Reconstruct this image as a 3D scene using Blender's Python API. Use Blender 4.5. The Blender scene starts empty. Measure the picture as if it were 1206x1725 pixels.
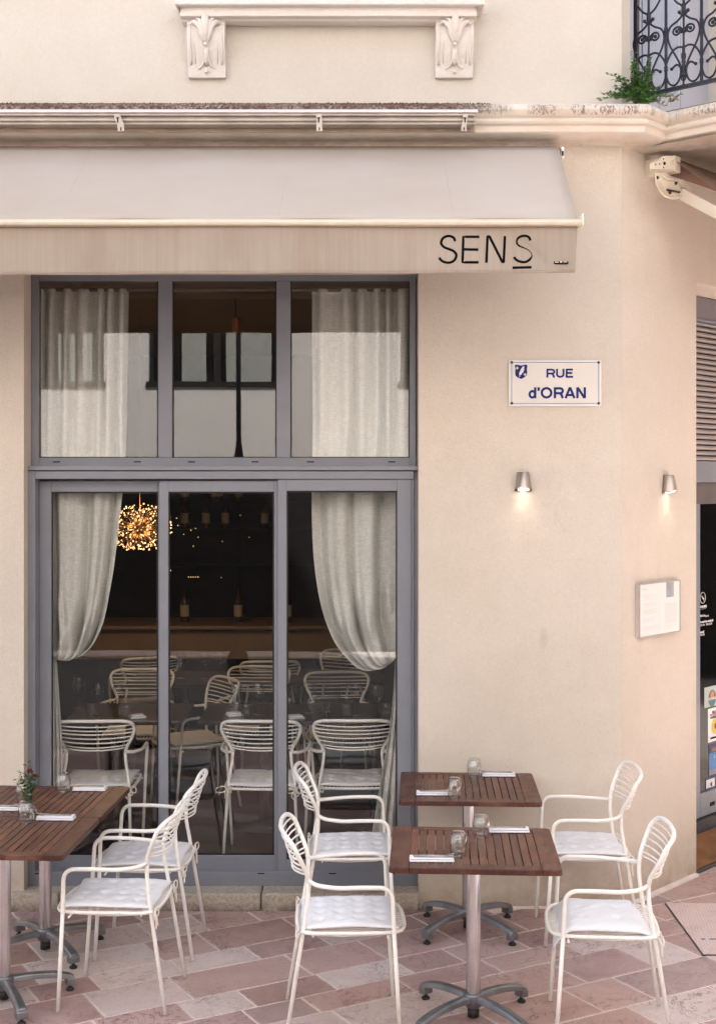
import bpy, bmesh, math, random
from mathutils import Vector, Matrix
R = math.radians; PI = math.pi
S = bpy.context.scene
COL = S.collection
rnd = random.Random(7)

# ------------------------------------------------------------------ camera
F = 2254.0; PX0, PY0 = 603.0, 812.0; HC = 2.38      # focal length in photo pixels, principal point, eye height
cam = bpy.data.cameras.new('camera'); co = bpy.data.objects.new('camera', cam); COL.objects.link(co)
cam.sensor_fit = 'VERTICAL'; cam.sensor_height = 36; cam.lens = F/1725*36
cam.shift_y = (PY0-862.5)/1725; cam.shift_x = 0
cam.clip_start = .05; cam.clip_end = 600
co.location = (0, 0, HC); co.rotation_euler = (R(90), 0, 0)
S.camera = co
# ------------------------------------------------------------------ light
SUN_EL, SUN_AZ = R(54), R(14)                        # behind the building: facade and street lie in open shade
w = bpy.data.worlds.new('World'); S.world = w; w.use_nodes = True
nt = w.node_tree; nt.nodes.clear()
sky = nt.nodes.new('ShaderNodeTexSky'); sky.sky_type = 'NISHITA'; sky.sun_disc = False
sky.sun_elevation = SUN_EL; sky.sun_rotation = SUN_AZ; sky.air_density = 1.0; sky.dust_density = 3.0; sky.ozone_density = .6
bg = nt.nodes.new('ShaderNodeBackground'); bg.inputs['Strength'].default_value = .15
wo = nt.nodes.new('ShaderNodeOutputWorld')
hs = nt.nodes.new('ShaderNodeHueSaturation'); hs.inputs['Saturation'].default_value = .5; nt.links.new(sky.outputs[0], hs.inputs['Color']); nt.links.new(hs.outputs[0], bg.inputs[0]); nt.links.new(bg.outputs[0], wo.inputs[0])
sl = bpy.data.lights.new('sun', 'SUN'); sl.energy = 4.2; sl.angle = R(.5); sl.color = (1, .965, .925)
so = bpy.data.objects.new('sun', sl); COL.objects.link(so)
sd = Vector((math.sin(SUN_AZ)*math.cos(SUN_EL), math.cos(SUN_AZ)*math.cos(SUN_EL), math.sin(SUN_EL)))
so.rotation_euler = (-sd).to_track_quat('-Z', 'Y').to_euler(); so.location = (0, 0, 20)
S.view_settings.view_transform = 'Standard'; S.view_settings.look = 'None'
S.view_settings.exposure = 1.88; S.view_settings.gamma = 1; S.view_settings.use_curve_mapping = False
S.cycles.use_denoising = True
S.cycles.max_bounces = 8; S.cycles.diffuse_bounces = 4; S.cycles.glossy_bounces = 4; S.cycles.transmission_bounces = 8
S.cycles.transparent_max_bounces = 24; S.cycles.caustics_reflective = False; S.cycles.caustics_refractive = False
S.cycles.sample_clamp_indirect = 4

# ------------------------------------------------------------------ helpers
def W(px, py, Y):      # photo pixel at distance Y -> place in the street
    return Vector(((px-PX0)/F*Y, Y, HC-(py-PY0)/F*Y))
def wx(px, Y): return (px-PX0)/F*Y
def wz(py, Y): return HC-(py-PY0)/F*Y

def lin(c): return tuple(((v/255)/12.92 if v/255 <= .04045 else ((v/255+.055)/1.055)**2.4) for v in c)

class MB:
    def __init__(s): s.v = []; s.f = []; s.sm = []
    def add(s, vs, fs, smooth=False):
        n = len(s.v); s.v += [tuple(v) for v in vs]; s.f += [tuple(i+n for i in f) for f in fs]; s.sm += [smooth]*len(fs); return s
    def box(s, x0, x1, y0, y1, z0, z1, M=None):
        vs = [Vector((x, y, z)) for z in (z0, z1) for y in (y0, y1) for x in (x0, x1)]
        if M is not None: vs = [M @ v for v in vs]
        return s.add(vs, [(0,2,3,1),(4,5,7,6),(0,1,5,4),(2,6,7,3),(0,4,6,2),(1,3,7,5)])
    def quad(s, a, b, c, d): return s.add([a, b, c, d], [(0,1,2,3)])
    def tube(s, pts, r, n=8, closed=False, cap=True, flat=None):
        pts = [Vector(p) for p in pts]; m = len(pts)
        rr = r if isinstance(r, (list, tuple)) else [r]*m
        tans = []
        for i in range(m):
            a = pts[(i-1) % m] if (closed or i > 0) else pts[i]
            b = pts[(i+1) % m] if (closed or i < m-1) else pts[i]
            tans.append((b-a).normalized())
        t0 = tans[0]; up = Vector((0,0,1)) if abs(t0.z) < .9 else Vector((1,0,0))
        nx = t0.cross(up).normalized(); vs = []
        for i in range(m):
            t = tans[i]; nx = (nx - t*nx.dot(t)).normalized(); ny = t.cross(nx)
            for k in range(n):
                a = 2*PI*k/n
                q = nx*math.cos(a)*rr[i] + ny*math.sin(a)*rr[i]
                if flat: q = Vector((q.x*flat[0], q.y*flat[1], q.z*flat[2]))
                vs.append(pts[i]+q)
        fs = []
        for i in range(m if closed else m-1):
            j = (i+1) % m
            for k in range(n):
                l = (k+1) % n; fs.append((i*n+k, i*n+l, j*n+l, j*n+k))
        s.add(vs, fs, True)
        if cap and not closed:
            b = len(s.v)-len(vs)
            s.f.append(tuple(b+k for k in range(n))[::-1]); s.sm.append(False)
            s.f.append(tuple(b+(m-1)*n+k for k in range(n))); s.sm.append(False)
        return s
    def lathe(s, prof, n=24, c=(0,0,0), ang=2*PI, smooth=True):
        c = Vector(c); m = len(prof); vs = []
        full = abs(ang-2*PI) < 1e-6; k1 = n if full else n+1
        for r, z in prof:
            for k in range(k1):
                a = ang*k/n; vs.append(c+Vector((r*math.cos(a), r*math.sin(a), z)))
        fs = []
        for i in range(m-1):
            for k in range(n):
                l = (k+1) % k1 if full else k+1
                fs.append((i*k1+k, i*k1+l, (i+1)*k1+l, (i+1)*k1+k))
        return s.add(vs, fs, smooth)
    def ball(s, c, r, n=8, m=6, sc=(1,1,1)):
        c = Vector(c); vs = []; fs = []
        for i in range(m+1):
            ph = PI*i/m
            for k in range(n):
                a = 2*PI*k/n
                vs.append(c+Vector((r*sc[0]*math.sin(ph)*math.cos(a), r*sc[1]*math.sin(ph)*math.sin(a), r*sc[2]*math.cos(ph))))
        for i in range(m):
            for k in range(n):
                l = (k+1) % n; fs.append((i*n+k, (i+1)*n+k, (i+1)*n+l, i*n+l))
        return s.add(vs, fs, True)
    def prism(s, prof, a, b, M=None, smooth=False):
        """closed outline prof [(p,q)] in the y,z plane, extruded along x from a to b"""
        n = len(prof)
        vs = [Vector((a, p, q)) for p, q in prof]+[Vector((b, p, q)) for p, q in prof]
        if M is not None: vs = [M @ v for v in vs]
        fs = [(i, (i+1) % n, n+(i+1) % n, n+i) for i in range(n)]
        s.add(vs, fs, smooth)
        b0 = len(s.v)-2*n
        s.f.append(tuple(b0+i for i in range(n))[::-1]); s.f.append(tuple(b0+n+i for i in range(n))); s.sm += [False, False]
        return s
    def mesh(s, name):
        me = bpy.data.meshes.new(name); me.from_pydata(s.v, [], s.f); me.update()
        me.polygons.foreach_set('use_smooth', s.sm)
        bm = bmesh.new(); bm.from_mesh(me); bmesh.ops.recalc_face_normals(bm, faces=bm.faces); bm.to_mesh(me); bm.free()
        return me

def add(name, mb, mat, parent=None, bevel=0, seg=2, kind=None, label=None):
    me = mb.mesh(name) if isinstance(mb, MB) else mb
    o = bpy.data.objects.new(name, me); COL.objects.link(o)
    if mat is not None and not me.materials: me.materials.append(mat)
    if parent is not None: o.parent = parent
    if bevel:
        b = o.modifiers.new('bevel', 'BEVEL'); b.width = bevel; b.segments = seg; b.limit_method = 'ANGLE'; b.angle_limit = R(40)
    if kind: o['kind'] = kind
    if label: o['label'] = label
    return o
def thing(name, label, cat, loc=(0,0,0), rz=0, group=None):
    o = bpy.data.objects.new(name, None); COL.objects.link(o); o.empty_display_size = .1
    o.location = loc; o.rotation_euler = (0, 0, rz)
    o['label'] = label; o['category'] = cat
    if group: o['group'] = group
    return o
def tag(o, label, cat, group=None):
    o['label'] = label; o['category'] = cat
    if group: o['group'] = group
    return o
def kids(o): return [c for c in bpy.data.objects if c.parent == o]
def dup(o, loc, rz, label, parent=None, top=True):
    c = o.copy(); COL.objects.link(c)
    if top:
        c.location = loc; c.rotation_euler = (0, 0, rz)
        if label: c['label'] = label
    c.parent = parent
    for k in kids(o): dup(k, None, 0, None, c, False)
    return c
def smoothpath(pts, k=6, closed=False):
    P = [Vector(p) for p in pts]; n = len(P); out = []
    rng = range(n if closed else n-1)
    for i in rng:
        p0 = P[(i-1) % n] if (closed or i > 0) else P[0]*2-P[1]
        p1 = P[i]; p2 = P[(i+1) % n]
        p3 = P[(i+2) % n] if (closed or i+2 < n) else P[-1]*2-P[-2]
        for j in range(k):
            t = j/k
            out.append(.5*((2*p1)+(p2-p0)*t+(2*p0-5*p1+4*p2-p3)*t*t+(3*p1-p0-3*p2+p3)*t**3))
    if not closed: out.append(P[-1])
    return out
def fillet(pts, r, k=5):
    """polyline with rounded corners"""
    P = [Vector(p) for p in pts]; out = [P[0]]
    rs = r if isinstance(r, (list, tuple)) else [r]*len(P)
    for i in range(1, len(P)-1):
        a, b, c = P[i-1], P[i], P[i+1]
        d1 = (a-b); d2 = (c-b); q = min(rs[i], d1.length*.49, d2.length*.49)
        s0 = b+d1.normalized()*q; s1 = b+d2.normalized()*q
        for j in range(k+1):
            t = j/k; out.append((1-t)**2*s0+2*t*(1-t)*b+t*t*s1)
    out.append(P[-1]); return out
def text(name, body, size, loc, rot, mat, parent, ext=.0008, off=0, align='LEFT', sx=1.0, space=1.0):
    cu = bpy.data.curves.new(name, 'FONT'); cu.body = body; cu.size = size; cu.extrude = ext; cu.offset = off
    cu.align_x = align; cu.resolution_u = 3; cu.space_character = space
    tmp = bpy.data.objects.new('tmp', cu); COL.objects.link(tmp)
    bpy.context.view_layer.update()
    dg = bpy.context.evaluated_depsgraph_get()
    me = bpy.data.meshes.new_from_object(tmp.evaluated_get(dg), depsgraph=dg)
    bpy.data.objects.remove(tmp)
    o = bpy.data.objects.new(name, me); COL.objects.link(o); me.materials.clear(); me.materials.append(mat)
    o.location = loc; o.rotation_euler = rot; o.scale = (sx, 1, 1); o.parent = parent
    return o

# ------------------------------------------------------------------ materials
def mat(name): 
    m = bpy.data.materials.new(name); m.use_nodes = True
    return m, m.node_tree.nodes, m.node_tree.links, m.node_tree.nodes['Principled BSDF']
def N(nodes, t, **kw):
    n = nodes.new(t)
    for k, v in kw.items():
        if k.startswith('i_'):
            n.inputs[int(k[2:]) if k[2:].isdigit() else k[2:].replace('_', ' ')].default_value = v
        else: setattr(n, k, v)
    return n
def ramp(nodes, stops, interp='LINEAR'):
    r = nodes.new('ShaderNodeValToRGB'); r.color_ramp.interpolation = interp; e = r.color_ramp.elements
    while len(e) < len(stops): e.new(.5)
    for el, (p, c) in zip(e, stops):
        el.position = p; el.color = (*c, 1) if len(c) == 3 else c
    return r
def mixc(nodes, links, fac, a, b, mode='MIX'):
    m = nodes.new('ShaderNodeMix'); m.data_type = 'RGBA'; m.blend_type = mode
    for sock, v in ((0, fac), (6, a), (7, b)):
        if hasattr(v, 'links'): links.new(v, m.inputs[sock])
        elif isinstance(v, tuple): m.inputs[sock].default_value = (*v, 1) if len(v) == 3 else v
        else: m.inputs[sock].default_value = v
    return m.outputs[2]
def coords(nodes, links, kind='pos', scale=(1,1,1), rot=(0,0,0)):
    if kind == 'pos':
        g = nodes.new('ShaderNodeNewGeometry'); src = g.outputs['Position']
    else:
        g = nodes.new('ShaderNodeTexCoord'); src = g.outputs['Object']
    mp = nodes.new('ShaderNodeMapping'); mp.inputs['Scale'].default_value = scale; mp.inputs['Rotation'].default_value = rot
    links.new(src, mp.inputs[0]); return mp.outputs[0]
def noise(nodes, links, vec, scale, detail=4, rough=.55, dist=0):
    n = nodes.new('ShaderNodeTexNoise'); n.inputs['Scale'].default_value = scale; n.inputs['Detail'].default_value = detail
    n.inputs['Roughness'].default_value = rough; n.inputs['Distortion'].default_value = dist
    links.new(vec, n.inputs['Vector']); return n.outputs['Fac']
def bump(nodes, links, h, bsdf, strength=.3, dist=.002, prev=None):
    b = nodes.new('ShaderNodeBump'); b.inputs['Strength'].default_value = strength; b.inputs['Distance'].default_value = dist
    links.new(h, b.inputs['Height'])
    if prev is not None: links.new(prev, b.inputs['Normal'])
    links.new(b.outputs[0], bsdf.inputs['Normal']); return b.outputs[0]
def rng(nodes, links, v, a, b, c=0., d=1.):
    m = nodes.new('ShaderNodeMapRange'); m.inputs[1].default_value = a; m.inputs[2].default_value = b
    m.inputs[3].default_value = c; m.inputs[4].default_value = d; links.new(v, m.inputs[0]); return m.outputs[0]

def m_simple(name, col, rough=.5, metal=0, bumpscale=0, bstr=.1, var=.08, spec=.5):
    m, n, l, b = mat(name)
    v = coords(n, l, 'obj'); f = noise(n, l, v, 9, 5)
    c = mixc(n, l, rng(n, l, f, .3, .7), tuple(x*(1-var) for x in col), tuple(min(1, x*(1+var)) for x in col))
    l.new(c, b.inputs['Base Color']); b.inputs['Roughness'].default_value = rough; b.inputs['Metallic'].default_value = metal
    b.inputs['Specular IOR Level'].default_value = spec
    if bumpscale: bump(n, l, noise(n, l, v, bumpscale, 4), b, bstr, .001)
    return m

def m_stucco(name, c1, c2, scr=1.0, dirt=True):
    m, n, l, b = mat(name)
    v = coords(n, l)
    big = noise(n, l, v, .9, 4, .6); mid = noise(n, l, v, 5, 5, .6)
    fine = noise(n, l, v, 62, 4, .8, .8)
    col = mixc(n, l, rng(n, l, big, .35, .65), c1, c2)
    col = mixc(n, l, rng(n, l, mid, .45, .8, 0, .14), col, tuple(x*.86 for x in c1))
    # trowel scratches: thin dark lines between warped cells
    vo = n.new('ShaderNodeTexVoronoi'); vo.feature = 'DISTANCE_TO_EDGE'; vo.inputs['Scale'].default_value = 105
    mp = coords(n, l, 'pos', (1.0, 1.0, .55))
    wn = n.new('ShaderNodeTexNoise'); wn.inputs['Scale'].default_value = 24; wn.inputs['Detail'].default_value = 3; l.new(mp, wn.inputs[0])
    vm = n.new('ShaderNodeVectorMath'); vm.operation = 'MULTIPLY_ADD'; l.new(wn.outputs['Color'], vm.inputs[0]); vm.inputs[1].default_value = (.12,.12,.12); l.new(mp, vm.inputs[2])
    l.new(vm.outputs[0], vo.inputs['Vector'])
    msk = noise(n, l, v, 11, 4, .7)
    k = rng(n, l, vo.outputs['Distance'], 0, .06, 1, 0)
    mm = n.new('ShaderNodeMath'); mm.operation = 'MULTIPLY'; l.new(k, mm.inputs[0]); l.new(rng(n, l, msk, .3, .7, .18*scr, .42*scr), mm.inputs[1])
    col = mixc(n, l, mm.outputs[0], col, tuple(x*.55 for x in c1))
    col = mixc(n, l, rng(n, l, fine, .3, .7, .0, .26), col, tuple(x*.72 for x in c1))
    if dirt:   # splashed, greyed plaster near the ground and faint vertical rain streaks
        sx = n.new('ShaderNodeSeparateXYZ'); g = n.new('ShaderNodeNewGeometry'); l.new(g.outputs['Position'], sx.inputs[0])
        low = rng(n, l, sx.outputs[2], .02, .34, 1, 0)
        nn = noise(n, l, v, 7, 6, .7)
        m2 = n.new('ShaderNodeMath'); m2.operation = 'MULTIPLY'; l.new(low, m2.inputs[0]); l.new(rng(n, l, nn, .3, .75, 0, .8), m2.inputs[1])
        col = mixc(n, l, m2.outputs[0], col, lin((168,140,108)))
        sv = coords(n, l, 'pos', (1, 1, .12)); st = noise(n, l, sv, 7, 4, .6)
        col = mixc(n, l, rng(n, l, st, .6, .8, 0, .12), col, lin((190,160,130)))
    l.new(col, b.inputs['Base Color']); b.inputs['Roughness'].default_value = .92; b.inputs['Specular IOR Level'].default_value = .15
    s1 = n.new('ShaderNodeMath'); s1.operation = 'MULTIPLY_ADD'; l.new(mm.outputs[0], s1.inputs[0]); s1.inputs[1].default_value = -.45; l.new(fine, s1.inputs[2])
    stv = coords(n, l, 'pos', (1, 1, .4)); sp_ = n.new('ShaderNodeVectorMath'); sp_.operation = 'DISTANCE'; l.new(stv, sp_.inputs[0]); q_ = W(915, 1075, 7.47); sp_.inputs[1].default_value = (q_.x, q_.y, q_.z*.4)
    col2 = mixc(n, l, rng(n, l, sp_.outputs['Value'], .004, .030, .20, 0), col, lin((150,118,84))); l.new(col2, b.inputs['Base Color'])
    bump(n, l, s1.outputs[0], b, .9, .0045)
    return m

M = {}
M['stucco'] = m_stucco('lower_stucco', lin((217,206,191)), lin((225,215,202)))
M['stucco_up'] = m_stucco('upper_stucco', lin((213,204,191)), lin((220,212,201)), .35, False)
M['trim'] = m_stucco('moulded_trim', lin((224,214,205)), lin((232,225,218)), .1, False)
M['frame'] = m_simple('grey_aluminium', lin((128,131,139)), .42, .0, 260, .04, .05)
M['frame_dk'] = m_simple('black_gasket', lin((22,21,22)), .6)
M['slot'] = m_simple('slot_black', (.004,.004,.004), .8)
M['white_metal'] = m_simple('cream_powder_coat', lin((244,240,232)), .38, 0, 300, .05, .03)
M['alu'] = m_simple('brushed_aluminium', lin((210,208,208)), .22, 1., 0, 0, .1)
M['alu_base'] = m_simple('worn_cast_aluminium', lin((136,138,142)), .4, .85, 60, .15, .25)
M['rubber'] = m_simple('black_rubber', (.012,.012,.013), .6)
M['steel'] = m_simple('cutlery_steel', lin((190,188,185)), .2, 1.)
def m_chair():
    m, n, l, b = mat('cream_powder_coat_worn'); v = coords(n, l, 'obj'); w_ = coords(n, l)
    c = mixc(n, l, rng(n, l, noise(n, l, v, 7, 5), .3, .7), lin((238,234,226)), lin((247,245,240)))
    c = mixc(n, l, rng(n, l, noise(n, l, w_, 34, 3, .8), .70, .73, 0, .8), c, lin((120,100,84)))
    c = mixc(n, l, rng(n, l, noise(n, l, w_, 6, 6, .8), .5, .75, 0, .35), c, lin((196,184,166)))
    l.new(c, b.inputs['Base Color']); b.inputs['Roughness'].default_value = .42; bump(n, l, noise(n, l, v, 220, 3), b, .08, .001); return m
M['white_metal'] = m_chair()
M['linen_napkin'] = m_simple('white_napkin', lin((235,234,238)), .85, 0, 240, .3, .02)
M['cord'] = m_simple('cotton_tie', lin((228,221,208)), .9, 0, 300, .4, .04)
M['beige_metal'] = m_simple('beige_metal', lin((214,202,182)), .45, 0, 0, 0, .06)
M['rail_alu'] = m_simple('rail_aluminium', lin((178,168,158)), .45, .3, 20, .05, .18)
M['iron'] = m_simple('dark_blue_iron', lin((26,30,46)), .42, .2, 90, .15, .2)
M['wood_dark'] = m_simple('dark_table_top', lin((40,28,24)), .3)
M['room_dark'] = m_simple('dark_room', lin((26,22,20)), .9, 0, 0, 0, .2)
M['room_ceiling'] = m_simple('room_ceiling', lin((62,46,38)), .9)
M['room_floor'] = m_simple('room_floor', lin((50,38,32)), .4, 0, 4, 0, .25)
M['counter'] = m_simple('counter_cream', lin((150,122,96)), .5)
M['opp_wall'] = m_stucco('opposite_stucco', lin((226,219,213)), lin((234,228,222)), .1, False)
M['opp_dark'] = m_simple('opposite_shopfront', lin((32,29,28)), .6, 0, 0, 0, .3)
M['lamp_iron'] = m_simple('street_lamp_iron', lin((30,32,34)), .5)
M['enamel'] = m_simple('sign_enamel', lin((214,208,200)), .22, 0, 0, 0, .02)
M['enamel_rim'] = m_simple('sign_rim', lin((226,222,216)), .25, 0, 40, .1, .04)
M['sign_blue'] = m_simple('sign_blue', lin((8,30,104)), .35, 0, 0, .1, .05, .2)
M['sign_line'] = m_simple('sign_light_blue', lin((40,120,180)), .3, 0, 0, .1, .05, .2)
M['ink'] = m_simple('black_print', (.004,.004,.004), .8, 0, 0, .1, .05, .1)
M['rust'] = m_simple('rusty_screw', lin((88,72,64)), .7, .3, 90, .3, .3)
M['paper'] = m_simple('menu_paper', lin((226,226,223)), .6, 0, 0, 0, .01)
M['print_grey'] = m_simple('grey_print', lin((196,194,192)), .7)
M['print_mid'] = m_simple('mid_grey_print', lin((160,164,168)), .7, 0, 0, 0, .3)
M['white_print'] = m_simple('white_print', lin((225,225,225)), .6)
M['leaf'] = m_simple('weed_leaf', lin((88,134,72)), .55, 0, 0, 0, .35)
M['stem'] = m_simple('weed_stem', lin((112,84,62)), .7)
M['flower_leaf'] = m_simple('flower_leaf', lin((64,94,44)), .5, 0, 0, 0, .3)
M['petal'] = m_simple('dark_red_petal', lin((92,14,22)), .6, 0, 0, 0, .3)
M['mat_coir'] = m_simple('coir_mat', lin((128,88,56)), .98, 0, 420, 1., .25)
M['step'] = m_simple('dark_step', lin((70,68,70)), .6, 0, 30, .2, .2)
M['moss'] = m_simple('dry_moss', lin((112,86,70)), .98, 0, 60, .5, .5)
M['sky_panel'] = m_simple('painted_sky_reflection', lin((176,176,186)), .3, 0, 0, 0, .03)  # balcony door panels: pale sky reflection put into the base colour
M['yellow'] = m_simple('sticker_yellow', lin((196,184,60)), .5)
M['teal'] = m_simple('sticker_teal', lin((60,110,116)), .5)
M['orange'] = m_simple('sticker_orange', lin((210,120,60)), .5)
M['skyblue'] = m_simple('sticker_sky_blue', lin((54,120,180)), .5)
M['navy'] = m_simple('sticker_navy', lin((26,38,96)), .5)
M['magenta'] = m_simple('sticker_pink', lin((190,90,130)), .5)
M['bottle_lbl'] = m_simple('bottle_label', lin((190,170,130)), .6)
M['bottle'] = m_simple('bottle_brown_glass', lin((70,44,24)), .12)

def fresnel(n, l, ior):
    f = n.new('ShaderNodeFresnel'); g_ = n.new('ShaderNodeNewGeometry'); m_ = n.new('ShaderNodeMapRange')
    m_.inputs[3].default_value = ior; m_.inputs[4].default_value = 1/ior; l.new(g_.outputs['Backfacing'], m_.inputs[0]); l.new(m_.outputs[0], f.inputs['IOR']); return f
def m_glass_pane():
    m, n, l, b = mat('window_glass'); n.remove(b)
    o = n['Material Output']; t = n.new('ShaderNodeBsdfTransparent'); t.inputs[0].default_value = (.985,.99,.985,1)
    g = n.new('ShaderNodeBsdfGlossy'); g.inputs['Roughness'].default_value = .004
    f = fresnel(n, l, 1.5)
    k = n.new('ShaderNodeMath'); k.operation = 'MULTIPLY_ADD'; l.new(f.outputs[0], k.inputs[0]); k.inputs[1].default_value = .85; k.inputs[2].default_value = .034
    v = coords(n, l); bm = n.new('ShaderNodeBump'); bm.inputs['Strength'].default_value = .02; bm.inputs['Distance'].default_value = .01
    l.new(noise(n, l, v, 1.6, 1), bm.inputs['Height']); l.new(bm.outputs[0], g.inputs['Normal'])
    mx = n.new('ShaderNodeMixShader'); l.new(k.outputs[0], mx.inputs[0]); l.new(t.outputs[0], mx.inputs[1]); l.new(g.outputs[0], mx.inputs[2])
    l.new(mx.outputs[0], o.inputs[0]); return m
M['pane'] = m_glass_pane()
def m_thin(name='drinking_glass', tint=(.97,.975,.97), ior=1.52, gain=1.6, base=.01):
    m, n, l, b = mat(name); n.remove(b); o = n['Material Output']
    t = n.new('ShaderNodeBsdfTransparent'); t.inputs[0].default_value = (*tint, 1)
    g = n.new('ShaderNodeBsdfGlossy'); g.inputs['Roughness'].default_value = .02
    f = fresnel(n, l, ior)
    k = n.new('ShaderNodeMath'); k.operation = 'MULTIPLY_ADD'; k.use_clamp = True; l.new(f.outputs[0], k.inputs[0]); k.inputs[1].default_value = gain; k.inputs[2].default_value = base
    mx = n.new('ShaderNodeMixShader'); l.new(k.outputs[0], mx.inputs[0]); l.new(t.outputs[0], mx.inputs[1]); l.new(g.outputs[0], mx.inputs[2])
    l.new(mx.outputs[0], o.inputs[0]); return m
M['wine'] = m_thin('wine_glass')
def m_tumbler():
    m, n, l, b = mat('tumbler_glass')
    b.inputs['Transmission Weight'].default_value = 1; b.inputs['Roughness'].default_value = .0; b.inputs['IOR'].default_value = 1.45
    b.inputs['Base Color'].default_value = (.97,.97,.96,1)
    o = n['Material Output']; t = n.new('ShaderNodeBsdfTransparent'); mx = n.new('ShaderNodeMixShader'); mx.inputs[0].default_value = .45
    l.new(t.outputs[0], mx.inputs[1]); l.new(b.outputs[0], mx.inputs[2]); l.new(mx.outputs[0], o.inputs[0])
    return m
M['tumbler'] = m_thin('tumbler_glass', (.985,.99,.985), 1.5, 2.3, .03)
def m_emit(name, col, s):
    m, n, l, b = mat(name); b.inputs['Base Color'].default_value = (*col, 1); b.inputs['Emission Color'].default_value = (*col, 1)
    b.inputs['Emission Strength'].default_value = s; return m
M['lamp_glow'] = m_emit('lamp_glow', (1, .86, .66), 3)
M['bulb'] = m_emit('chandelier_bulb', (1, .60, .27), .55)
M['spot_glow'] = m_emit('ceiling_spot_glow', (1, .5, .25), .25)
M['candle'] = m_emit('candle_glow', (1, .6, .28), .7)

def m_tile():
    m, n, l, b = mat('sandstone_tile')
    oi = n.new('ShaderNodeObjectInfo'); v = coords(n, l)
    add_ = n.new('ShaderNodeVectorMath'); add_.operation = 'MULTIPLY_ADD'; l.new(oi.outputs['Random'], add_.inputs[0]); add_.inputs[1].default_value = (40,40,40); l.new(v, add_.inputs[2])
    vv = add_.outputs[0]
    base = ramp(n, [(0, lin((166,134,130))), (.2, lin((192,162,156))), (.36, lin((172,142,140))), (.52, lin((214,200,196))), (.68, lin((186,154,146))), (.8, lin((224,212,208))), (.92, lin((164,142,142)))], 'CONSTANT')
    l.new(oi.outputs['Random'], base.inputs[0])
    mid = noise(n, l, vv, 4, 6, .65, .6)
    c = mixc(n, l, rng(n, l, mid, .35, .7, 0, .6), base.outputs[0], lin((206,184,176)))
    veins = n.new('ShaderNodeTexNoise'); veins.inputs['Scale'].default_value = 5; veins.inputs['Detail'].default_value = 6; veins.inputs['Roughness'].default_value = .65; veins.inputs['Distortion'].default_value = 1.4
    l.new(vv, veins.inputs[0])
    ab = n.new('ShaderNodeMath'); ab.operation = 'SUBTRACT'; ab.inputs[1].default_value = .5; l.new(veins.outputs['Fac'], ab.inputs[0])
    ab2 = n.new('ShaderNodeMath'); ab2.operation = 'ABSOLUTE'; l.new(ab.outputs[0], ab2.inputs[0])
    vm = rng(n, l, ab2.outputs[0], 0, .018, 1, 0)
    mk = n.new('ShaderNodeMath'); mk.operation = 'MULTIPLY'; l.new(vm, mk.inputs[0]); l.new(rng(n, l, noise(n, l, vv, 2.2, 3), .40, .58, .08, .8), mk.inputs[1])
    c = mixc(n, l, mk.outputs[0], c, lin((104,66,60)))
    sp = noise(n, l, vv, 150, 2, .8); c = mixc(n, l, rng(n, l, sp, .35, .7, 0, .35), c, lin((128,100,94)))
    st = noise(n, l, v, 1.1, 4); c = mixc(n, l, rng(n, l, st, .5, .8, 0, .4), c, lin((116,94,86)))
    tc = n.new('ShaderNodeTexCoord'); sp3 = n.new('ShaderNodeSeparateXYZ'); l.new(tc.outputs['Object'], sp3.inputs[0]); mxs = []
    for q in (0, 1):
        a_ = n.new('ShaderNodeMath'); a_.operation = 'ABSOLUTE'; l.new(sp3.outputs[q], a_.inputs[0]); mxs.append(a_.outputs[0])
    mm_ = n.new('ShaderNodeMath'); mm_.operation = 'MAXIMUM'; l.new(mxs[0], mm_.inputs[0]); l.new(mxs[1], mm_.inputs[1])
    ed_ = n.new('ShaderNodeMath'); ed_.operation = 'MULTIPLY_ADD'; l.new(noise(n, l, vv, 22, 4, .7), ed_.inputs[0]); ed_.inputs[1].default_value = .09; l.new(mm_.outputs[0], ed_.inputs[2])
    c = mixc(n, l, rng(n, l, ed_.outputs[0], .525, .55, 0, .6), c, lin((214,198,190)))
    bl = noise(n, l, v, 9, 5, .75); c = mixc(n, l, rng(n, l, bl, .62, .72, 0, .45), c, lin((120,92,86)))
    l.new(c, b.inputs['Base Color'])
    l.new(rng(n, l, mid, .3, .7, .62, .88), b.inputs['Roughness']); b.inputs['Specular IOR Level'].default_value = .3
    h = n.new('ShaderNodeMath'); h.operation = 'MULTIPLY_ADD'; l.new(mk.outputs[0], h.inputs[0]); h.inputs[1].default_value = -1.; l.new(mid, h.inputs[2])
    p = bump(n, l, h.outputs[0], b, .5, .004); bump(n, l, sp, b, .25, .001, p)
    return m
M['tile'] = m_tile()
M['mortar'] = m_simple('pale_mortar', lin((222,208,200)), .95, 0, 90, .5, .14)

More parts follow.
